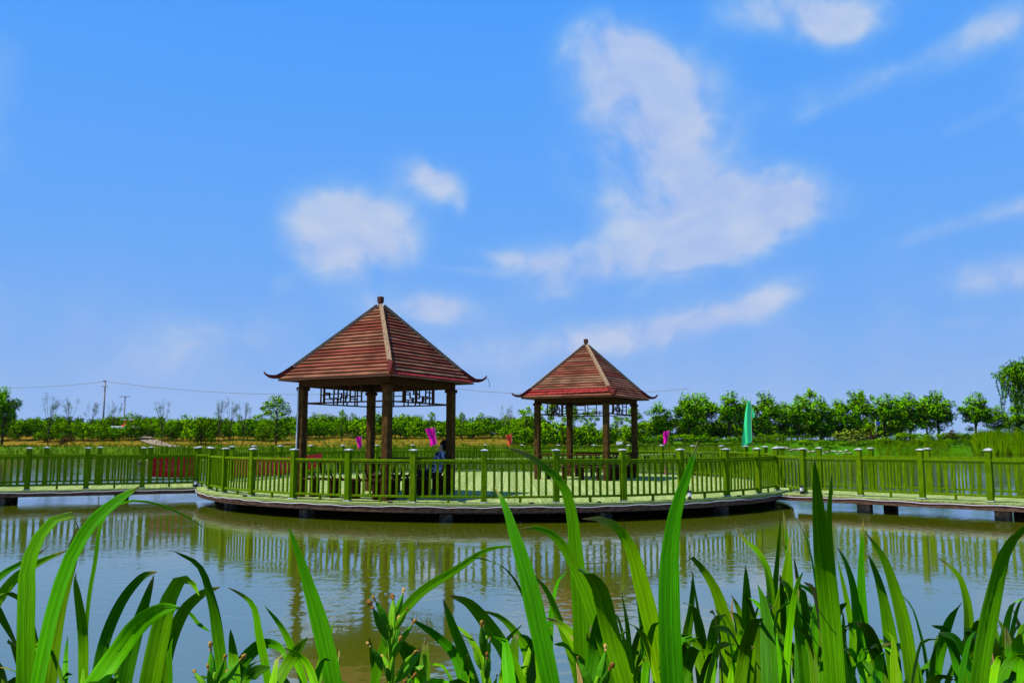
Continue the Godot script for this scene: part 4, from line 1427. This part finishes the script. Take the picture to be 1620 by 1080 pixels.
func build_irises() -> void:
	rng.seed = 900
	# leaves read off the photograph: width in pixels, then points from the frame's lower edge to the tip
	var traced := [
		[33, 60, 1085, 84, 970, 112, 885, 140, 835, 175, 800, 222, 768], [22, 78, 1085, 96, 960, 118, 880, 128, 845], [28, 40, 1085, 42, 960, 48, 880, 72, 835, 105, 812, 124, 820, 107, 866],
		[12, -60, 1000, -20, 930, 15, 900, 45, 885, 76, 864], [16, -40, 1060, -10, 960, 20, 918, 55, 893, 106, 870], [13, 62, 1085, 50, 1000, 35, 950, 12, 938, -18, 950], [12, -60, 1040, -18, 950, 6, 985, 31, 1032],
		[15, 132, 1085, 131, 1000, 121, 930, 119, 905], [9, 102, 1085, 104, 1030, 106, 1006], [17, 152, 1085, 165, 1015, 190, 955, 222, 914, 248, 904], [20, 195, 1085, 214, 1000, 230, 950, 243, 910], [32, 148, 1085, 182, 1038, 215, 992, 250, 966, 283, 961],
		[27, 236, 1085, 253, 1000, 268, 945, 287, 914, 304, 922, 314, 942], [16, 255, 1085, 268, 1020, 288, 970, 315, 942, 348, 928], [19, 353, 1085, 347, 1020, 334, 945, 312, 892, 274, 872], [10, 268, 1085, 276, 990, 295, 968, 312, 985, 332, 999],
		[12, 425, 1085, 410, 1005, 396, 952, 376, 937, 359, 929], [6, 132, 1085, 148, 900, 178, 802, 205, 792, 240, 795, 285, 812, 328, 838], [24, 527, 1085, 508, 995, 486, 920, 467, 862, 455, 832], [15, 482, 1085, 466, 1035, 444, 990, 418, 958],
		[22, 436, 1085, 458, 1048, 486, 1008], [17, 368, 1085, 385, 1045, 415, 1018, 440, 1022, 456, 1050], [9, 531, 1085, 535, 1052, 536, 1028], [18, 372, 1085, 368, 1030, 364, 995], [12, 500, 1085, 514, 1030, 528, 984], [8, 592, 1085, 590, 1050, 584, 1008],
		[14, 592, 1085, 622, 990, 662, 940, 720, 902, 770, 870, 812, 863], [5, 852, 1085, 840, 980, 822, 930, 800, 900, 770, 886, 746, 882], [23, 822, 1085, 800, 1030, 766, 980, 744, 955, 712, 942], [14, 752, 1085, 736, 1040, 716, 990, 701, 948], [12, 772, 1085, 755, 1030, 735, 1000, 712, 984],
		[17, 735, 1085, 716, 1030, 690, 1005, 648, 978], [14, 852, 1085, 836, 1035, 816, 1000, 790, 975, 760, 965], [7, 795, 1085, 800, 1020, 826, 988], [28, 872, 1085, 852, 990, 831, 900, 812, 840, 797, 795, 782, 770], [23, 922, 1085, 918, 950, 911, 870, 902, 800, 888, 762, 868, 744, 838, 721, 796, 706],
		[25, 975, 1085, 946, 985, 926, 930, 901, 880, 876, 846, 850, 835, 824, 836], [27, 990, 1085, 966, 1000, 949, 930, 930, 905, 914, 902], [25, 1050, 1085, 1034, 1000, 1014, 920, 996, 862, 975, 832, 950, 821, 922, 821], [33, 1063, 1085, 1058, 950, 1060, 870, 1071, 800, 1088, 750, 1105, 697],
		[13, 916, 1085, 886, 985, 866, 936, 845, 910], [19, 934, 1085, 910, 1012, 885, 986, 862, 976], [8, 1020, 1085, 1011, 950, 996, 870, 986, 820], [9, 1000, 1085, 994, 1005, 984, 938], [8, 870, 1060, 876, 945, 886, 915, 903, 901],
		[21, 1172, 1085, 1152, 1000, 1131, 930, 1112, 900, 1094, 882, 1084, 890], [10, 1128, 1085, 1116, 1035, 1103, 955, 1094, 898], [19, 1190, 1085, 1184, 1000, 1180, 895], [18, 1212, 1085, 1218, 985, 1218, 925, 1208, 885, 1192, 865, 1174, 850, 1163, 824], [21, 1216, 1085, 1226, 1000, 1240, 930, 1248, 875, 1252, 848],
		[18, 1228, 1085, 1242, 1000, 1248, 920, 1246, 860, 1240, 808], [11, 1216, 1040, 1227, 920, 1236, 818], [14, 1302, 1085, 1298, 1000, 1290, 920, 1275, 850, 1251, 803], [27, 1322, 1085, 1312, 960, 1301, 870, 1295, 800, 1289, 728], [15, 1330, 1085, 1322, 980, 1314, 880, 1312, 820, 1317, 748], [21, 1347, 1085, 1326, 1022, 1302, 978, 1278, 960],
		[15, 1368, 1085, 1357, 1000, 1350, 930, 1339, 892, 1326, 866], [15, 1377, 1085, 1367, 1000, 1363, 900, 1366, 820], [17, 1418, 1085, 1405, 985, 1391, 920, 1374, 876], [23, 1444, 1085, 1432, 1000, 1415, 930, 1395, 876, 1370, 842], [9, 1470, 1085, 1456, 1000, 1441, 956, 1420, 934],
		[18, 1478, 1085, 1489, 1020, 1505, 976, 1523, 953], [18, 1530, 1085, 1533, 1000, 1528, 942, 1515, 907, 1500, 893, 1484, 881], [29, 1548, 1085, 1560, 1000, 1575, 930, 1591, 872, 1612, 843, 1645, 822], [10, 1498, 1085, 1514, 1042, 1527, 1008], [16, 1580, 1085, 1590, 1000, 1602, 956, 1622, 947],
		[12, 1300, 1085, 1293, 1010, 1270, 950, 1256, 880], [12, 1338, 1085, 1350, 1010, 1342, 960, 1326, 885], [22, 1610, 1085, 1600, 1040, 1592, 990], [16, 1640, 1085, 1620, 1010, 1604, 965], [14, 1090, 1085, 1085, 1020, 1094, 960, 1097, 905]]
	# clumps: pixel column of the root, label
	var clumps := [
		[55, "iris clump with broad blades, one folded over and dropping its tip"], [205, "iris clump of short wide blades bending over the pale water"], [345, "iris clump with dark arching blades beside withered seed pods"], [500, "iris clump with one straight upright blade over the near pavilion's reflection"],
		[600, "thin iris clump beside the tall cluster of green seed pods"], [760, "iris clump of blades all leaning towards the straight walkway"], [868, "iris clump with a long dark blade arching up to the round railing"], [980, "iris clump of broad blades curving over at their tips below the further pavilion"],
		[1065, "iris clump with the tallest pointed blade, rising above the round railing"], [1180, "iris clump with a kinked blade next to the round deck's end"], [1235, "dense iris clump with paired light and dark blades crossing"], [1310, "iris clump with two stiff upright blades in front of the angled walkway"],
		[1380, "iris clump with pale splayed tips in front of the angled walkway's piles"], [1435, "iris clump with wide drooping blades over open water"], [1525, "iris clump with a slender blade hooked at its tip"], [1590, "iris clump with one broad blade sweeping out past the willow"]]
	var nodes: Array = []
	for c in clumps:
		var depth := 1.55 + rng.randf_range(-0.1, 0.15)
		var x := across(c[0], depth)
		nodes.append(thing("iris_clump", Vector3(x, ground_y(x, -depth), -depth), c[1], "iris", "irises on the near bank"))
	var add := func(px_pts: Array, wpx: float, depth: float, yaw: float, tw: float, col: Color, dry: float) -> void:
		var best := 0
		for k in clumps.size():
			if absf(clumps[k][0] - px_pts[0].x) < absf(clumps[best][0] - px_pts[0].x): best = k
		var root: Node3D = nodes[best]
		var sway := rng.randf_range(-0.16, 0.16)
		var pts: Array = []
		for i in px_pts.size():
			var f: float = float(i) / (px_pts.size() - 1)
			var dd := depth + sway * (f * f) + 0.05 * sin(f * 3.0)
			pts.append(seen(px_pts[i].x, px_pts[i].y, dd))
		var first: Vector3 = pts[0]
		var foot := Vector3(lerpf(first.x, root.position.x, 0.45), 0.0, lerpf(-depth, root.position.z, 0.25))
		foot.y = ground_y(foot.x, foot.z) - 0.02
		pts.push_front(first.lerp(foot, 0.5) + Vector3((first.x - foot.x) * 0.12, 0, 0))
		pts.push_front(foot)
		for i in pts.size(): pts[i] -= root.position
		var w := wpx / FOCAL * depth / maxf(0.6, cos(yaw))
		part("leaf", blade_mesh(pts, w, yaw, tw, col, dry), M.blade, root)
	for q in traced:
		var wpx: float = q[0] * 1.02
		var pp: Array = []
		for k in range(1, q.size(), 2): pp.append(Vector2(q[k], q[k + 1]))
		var depth := clampf(FOCAL * 0.029 / wpx, 1.12, 2.1) + rng.randf_range(-0.04, 0.04)
		var g := rng.randf_range(0.58, 1.2)
		var col := Color(0.090 * g * rng.randf_range(0.75, 2.0), 0.420 * g, 0.002 * g)
		var turned := 0.7 if wpx < 20 else 0.4
		add.call(pp, wpx, depth, rng.randf_range(-turned, turned), rng.randf_range(-turned, turned) * 0.6, col, rng.randf_range(0.03, 0.16) if rng.randf() < 0.65 else 0.0)
	# shorter blades filling the clumps low down
	var zones := [[20, 10, 1000], [110, 5, 1030], [210, 6, 1040], [400, 8, 1035], [470, 5, 1040], [560, 3, 1055], [700, 12, 1010], [830, 14, 985], [960, 18, 970], [1050, 16, 980], [1130, 20, 950], [1210, 24, 915], [1290, 24, 925], [1360, 16, 970], [1440, 12, 1000], [1560, 20, 975], [1610, 18, 950]]
	for z in zones:
		for k in z[1]:
			var x0: float = z[0] + rng.randf_range(-42, 42)
			var ty: float = z[2] + rng.randf_range(-15, 80)
			var lean := rng.randf_range(-45, 38)
			var depth := rng.randf_range(1.35, 2.15)
			var pp := [Vector2(x0, 1090), Vector2(x0 + lean * 0.25, lerpf(1090, ty, 0.5)), Vector2(x0 + lean * 0.6, lerpf(1090, ty, 0.85)), Vector2(x0 + lean * rng.randf_range(0.9, 1.5), ty + rng.randf_range(-5, 14))]
			var g := rng.randf_range(0.4, 1.2)
			if rng.randf() < 0.07:
				add.call(pp, rng.randf_range(5, 10), depth, rng.randf_range(-0.9, 0.9), 0.8, Color(0.30, 0.22, 0.06), 0.5)
				continue
			add.call(pp, rng.randf_range(7, 19), depth, rng.randf_range(-0.9, 0.9), rng.randf_range(-0.6, 0.6), Color(0.090 * g * rng.randf_range(0.8, 2.1), 0.430 * g, 0.002 * g), 0.1 if rng.randf() < 0.3 else 0.0)
	seed_pods()

func seed_pods() -> void:
	rng.seed = 950
	var pod := lathe_mesh([[0.0, 0.0], [0.003, 0.004], [0.0058, 0.014], [0.0068, 0.026], [0.0054, 0.038], [0.0022, 0.050], [0.0, 0.054]], 7)
	var wilt := lathe_mesh([[0.0, 0.0], [0.0028, 0.002], [0.0016, 0.006], [0.0042, 0.011], [0.003, 0.015], [0.0, 0.018]], 6)
	var mp: Array = [mat(0.050, 0.200, 0.003, 0.6, "", Vector3.ONE, 0.15), mat(0.095, 0.260, 0.004, 0.6, "", Vector3.ONE, 0.15), mat(0.030, 0.120, 0.003, 0.6, "", Vector3.ONE, 0.15)]
	var mw: Array = [mat(0.30, 0.17, 0.035, 0.9, "", Vector3.ONE, 0.1), mat(0.40, 0.25, 0.07, 0.9, "", Vector3.ONE, 0.1), mat(0.18, 0.085, 0.02, 0.9, "", Vector3.ONE, 0.1)]
	var heads := [[625, 1.15, 935, 1100, 19, 30, "tall iris stalk crowded with green seed pods and withered petals"], [352, 1.2, 1040, 1090, 9, 34, "low iris stalk with splayed pods beside dark arching blades"], [768, 1.35, 985, 1090, 8, 18, "slender iris stalk with few pods among blades leaning together"], [938, 1.2, 1046, 1085, 6, 30, "iris stalk with pods held level and a curled brown petal"]]
	for hd in heads:
		var d: float = hd[1]
		var x := across(hd[0], d)
		var foot := Vector3(x, ground_y(x, -d), -d)
		var t := thing("iris_seed_stalk", foot, hd[6], "seed stalk", "iris seed stalks")
		var top: float = seen(hd[0], hd[2], d).y - foot.y
		var low: float = seen(hd[0], hd[3], d).y - foot.y
		part("stalk", tube_mesh(PackedVector3Array([Vector3(0.01, -0.02, 0), Vector3(-0.004, low * 0.6, 0), Vector3(0, low, 0), Vector3(0.003, top - 0.02, 0)]), [0.006, 0.005, 0.004, 0.0025], 7), mp[1], t)
		for k in hd[4]:
			var f: float = (k + 0.5) / float(hd[4])
			var y := lerpf(low - 0.02, top - 0.035, f)
			var a: float = k * 2.4 + rng.randf_range(-0.4, 0.4)
			var splay := rng.randf_range(0.25, 0.75) if hd[5] < 30 or hd[4] > 20 else rng.randf_range(0.8, 1.5)
			splay *= lerpf(1.1, 0.35, f)
			var dir := Vector3(cos(a) * sin(splay), cos(splay), sin(a) * sin(splay))
			var s := rng.randf_range(0.55, 1.0)
			var off: Vector3 = Vector3(cos(a), 0, sin(a)) * hd[5] / FOCAL * d * 0.6 * lerpf(1.0, 0.25, f) * rng.randf_range(0.4, 1.2)
			var ux := dir.cross(Vector3(0.3, 0.1, 0.9)).normalized()
			var xf := Transform3D(Basis(ux, dir, ux.cross(dir)).scaled(Vector3.ONE * s), Vector3(0, y, 0) + off)
			var p := part("seed_pod", pod, mp[rng.randi() % 3], t, xf)
			part("withered_petal", wilt, mw[rng.randi() % 3], p, Transform3D(Basis(Vector3(1, 0, 0), rng.randf_range(-0.9, 0.9)).scaled(Vector3.ONE * rng.randf_range(0.5, 1.1)), Vector3(0, 0.052, 0)))
			part("pedicel", tube_mesh(PackedVector3Array([Vector3(0, y - 0.03, 0), Vector3(0, y, 0) + off]), [0.0022, 0.0020], 5), mp[1], t)

# ---------------------------------------------------------------- the seated person
func capsule(p: Vector3, b: Array) -> float:
	var a: Vector3 = b[0]
	var ab: Vector3 = b[1] - a
	var t := clampf((p - a).dot(ab) / maxf(ab.length_squared(), 1e-9), 0.0, 1.0)
	return p.distance_to(a + ab * t) - lerpf(b[2], b[3], t)

func field(p: Vector3, bones: Array, k: float) -> float:
	var d := 9.0
	for b in bones:
		var e := capsule(p, b)
		var h := clampf(0.5 + 0.5 * (e - d) / k, 0.0, 1.0)
		d = lerpf(e, d, h) - k * h * (1.0 - h)
	return d

func nets(bones: Array, lo: Vector3, hi: Vector3, cell: float, k: float, paint: Callable, V: PackedVector3Array, C: PackedColorArray, I: PackedInt32Array) -> void:
	var n := Vector3i(((hi - lo) / cell).ceil()) + Vector3i.ONE
	var F := PackedFloat32Array()
	F.resize(n.x * n.y * n.z)
	for z in n.z:
		for y in n.y:
			for x in n.x:
				F[(z * n.y + y) * n.x + x] = field(lo + Vector3(x, y, z) * cell, bones, k)
	var id := {}
	var sx := 1
	var sy := n.x
	var sz := n.x * n.y
	for z in n.z - 1:
		for y in n.y - 1:
			for x in n.x - 1:
				var o := z * sz + y * sy + x
				var sum := Vector3.ZERO
				var cnt := 0
				for e in 12:
					var ax := e / 4
					var q := e % 4
					var c := Vector3i.ZERO
					c[(ax + 1) % 3] = q & 1
					c[(ax + 2) % 3] = q >> 1
					var i0 := o + c.x * sx + c.y * sy + c.z * sz
					var i1: int = i0 + [sx, sy, sz][ax]
					var a := F[i0]
					var b := F[i1]
					if (a < 0) != (b < 0):
						var v := Vector3(c)
						v[ax] = a / (a - b)
						sum += v
						cnt += 1
				if cnt:
					id[o] = V.size()
					var p := lo + (Vector3(x, y, z) + sum / cnt) * cell
					V.append(p)
					C.append(paint.call(p))
	for z in range(1, n.z - 1):
		for y in range(1, n.y - 1):
			for x in range(1, n.x - 1):
				var o := z * sz + y * sy + x
				for ax in 3:
					var st: int = [sx, sy, sz][ax]
					var a := F[o]
					var b := F[o + st]
					if (a < 0) == (b < 0): continue
					var u: int = [sx, sy, sz][(ax + 1) % 3]
					var w: int = [sx, sy, sz][(ax + 2) % 3]
					var q := [id.get(o), id.get(o - u), id.get(o - u - w), id.get(o - w)]
					if null in q: continue
					if a < 0: I.append_array([q[0], q[2], q[1], q[0], q[3], q[2]])
					else: I.append_array([q[0], q[1], q[2], q[0], q[2], q[3]])

func build_person() -> void:
	# sits on the pavilion's bench, facing into the pavilion; local -z is forward
	var B := func(ax: float, ay: float, az: float, bx: float, by: float, bz: float, ra: float, rb: float) -> Array: return [Vector3(ax, ay, az), Vector3(bx, by, bz), ra, rb]
	var body := [
		B.call(-0.07, 0.10, 0.0, 0.07, 0.10, 0.0, 0.125, 0.125), B.call(0, 0.12, 0.0, 0, 0.34, 0.01, 0.135, 0.13), B.call(0, 0.34, 0.01, 0, 0.50, 0.0, 0.14, 0.12), B.call(-0.13, 0.52, 0.0, 0.13, 0.52, 0.0, 0.075, 0.075), B.call(0, 0.52, 0.0, 0, 0.66, -0.015, 0.06, 0.055),
		B.call(0, 0.70, -0.03, 0, 0.78, -0.02, 0.078, 0.092), B.call(0, 0.675, -0.075, 0, 0.685, -0.07, 0.035, 0.04), B.call(0, 0.735, -0.105, 0, 0.718, -0.120, 0.010, 0.015),
		B.call(-0.17, 0.51, 0.0, -0.225, 0.27, 0.02, 0.060, 0.046), B.call(-0.225, 0.27, 0.02, -0.12, 0.19, -0.20, 0.045, 0.032), B.call(0.17, 0.51, 0.0, 0.225, 0.27, 0.02, 0.060, 0.046), B.call(0.225, 0.27, 0.02, 0.12, 0.19, -0.20, 0.045, 0.032),
		B.call(-0.085, 0.08, -0.02, -0.095, 0.075, -0.42, 0.095, 0.065), B.call(-0.095, 0.075, -0.42, -0.10, -0.34, -0.40, 0.062, 0.040), B.call(-0.10, -0.385, -0.38, -0.105, -0.405, -0.56, 0.040, 0.028),
		B.call(0.085, 0.08, -0.02, 0.095, 0.075, -0.42, 0.095, 0.065), B.call(0.095, 0.075, -0.42, 0.10, -0.34, -0.40, 0.062, 0.040), B.call(0.10, -0.385, -0.38, 0.105, -0.405, -0.56, 0.040, 0.028),
		B.call(-0.088, 0.735, -0.02, -0.092, 0.755, -0.015, 0.016, 0.018), B.call(0.088, 0.735, -0.02, 0.092, 0.755, -0.015, 0.016, 0.018)]
	var lean := func(p: Vector3) -> Vector3: return p + Vector3(maxf(0.0, p.y - 0.12) * 0.58, 0, maxf(0.0, p.y - 0.12) * -0.05)
	for b in body:
		if b[0].z > -0.01 or b[0].y > 0.15:
			b[0] = lean.call(b[0])
			b[1] = lean.call(b[1])
	var skin := Color(0.42, 0.24, 0.15)
	var flecks := FastNoiseLite.new()
	flecks.seed = 3
	flecks.frequency = 11.0
	var paint := func(q: Vector3) -> Color:
		var p := q - Vector3(maxf(0.0, q.y - 0.12) * 0.58, 0, maxf(0.0, q.y - 0.12) * -0.05)
		if p.y > 0.60:
			if p.z < -0.105 and absf(p.y - 0.690) < 0.010 and absf(p.x) < 0.03: return Color(0.35, 0.10, 0.09)
			if p.z < -0.085 and absf(p.y - 0.750) < 0.010 and absf(absf(p.x) - 0.033) < 0.013: return Color(0.03, 0.02, 0.02)
			return skin
		if p.y < -0.355: return Color(0.03, 0.03, 0.03)
		if p.z < -0.17 and p.y > 0.155: return skin
		if p.y < 0.165 and (p.z < -0.05 or p.y < 0.10): return Color(0.020, 0.020, 0.026)
		return Color(0.030, 0.034, 0.085) if flecks.get_noise_3dv(p) < 0.12 else Color(0.42, 0.42, 0.52)
	var V := PackedVector3Array()
	var C := PackedColorArray()
	var I := PackedInt32Array()
	nets(body, Vector3(-0.32, -0.47, -0.64), Vector3(0.56, 0.90, 0.20), 0.021, 0.035, paint, V, C, I)
	# hands resting on the thighs: palm, four fingers and a thumb each
	for s in [-1.0, 1.0]:
		var w := Vector3(0.118 * s + 0.025, 0.188, -0.208)
		var hand: Array = [[w, w + Vector3(-0.012 * s, -0.016, -0.065), 0.024, 0.027], [w + Vector3(0.018 * s, -0.006, -0.02), w + Vector3(0.012 * s, -0.018, -0.068), 0.018, 0.016]]
		for k in 4:
			var b := w + Vector3(s * (0.018 - 0.017 * k), -0.016, -0.075)
			var l: float = [0.026, 0.032, 0.034, 0.029][k]
			var m := b + Vector3(-0.004 * s, 0.003, -l)
			hand.append([b, m, 0.0092, 0.0086])
			hand.append([m, m + Vector3(-0.004 * s, -0.018, -l * 0.8), 0.0086, 0.0074])
		var th := w + Vector3(-0.026 * s, -0.008, -0.03)
		hand.append([th, th + Vector3(-0.026 * s, -0.004, -0.024), 0.0115, 0.010])
		hand.append([th + Vector3(-0.026 * s, -0.004, -0.024), th + Vector3(-0.032 * s, -0.014, -0.052), 0.010, 0.0085])
		nets(hand, w + Vector3(-0.08, -0.06, -0.165), w + Vector3(0.08, 0.04, 0.04), 0.006, 0.006, func(_p: Vector3) -> Color: return skin, V, C, I)
	var turn := deg_to_rad(15.4 - 45.0)
	var seat := Vector3(-3.321, DECK, -20.48) + Vector3(SIDE * 0.5 - 0.16, 0.452, -0.90).rotated(Vector3.UP, turn)
	var t := thing("person", seat + Vector3(0, 0.0, 0), "person in a dark blue white-flecked blouse seated on the pavilion bench, back turned", "person", "", turn + PI / 2)
	var m: Material = M.vertex
	part("body", indexed(V, C, I), m, t)
	V = PackedVector3Array(); C = PackedColorArray(); I = PackedInt32Array()
	var hair: Array = [B.call(0, 0.775, -0.002, 0, 0.795, 0.01, 0.104, 0.100), B.call(0, 0.68, 0.055, 0, 0.76, 0.04, 0.07, 0.085)]
	for b in hair:
		b[0] = lean.call(b[0])
		b[1] = lean.call(b[1])
	nets(hair, Vector3(0.18, 0.55, -0.16), Vector3(0.54, 0.93, 0.17), 0.018, 0.03, func(_p: Vector3) -> Color: return Color(0.012, 0.010, 0.009), V, C, I)
	part("hair", indexed(V, C, I), m, t)

func _ready() -> void:
	rng.seed = 1
	setup_view()
	setup_materials()
	build_ground()
	rng.seed = 2
	build_boardwalk()
	build_pavilions()
	build_vegetation()
	build_far_things()
	build_irises()
	build_person()
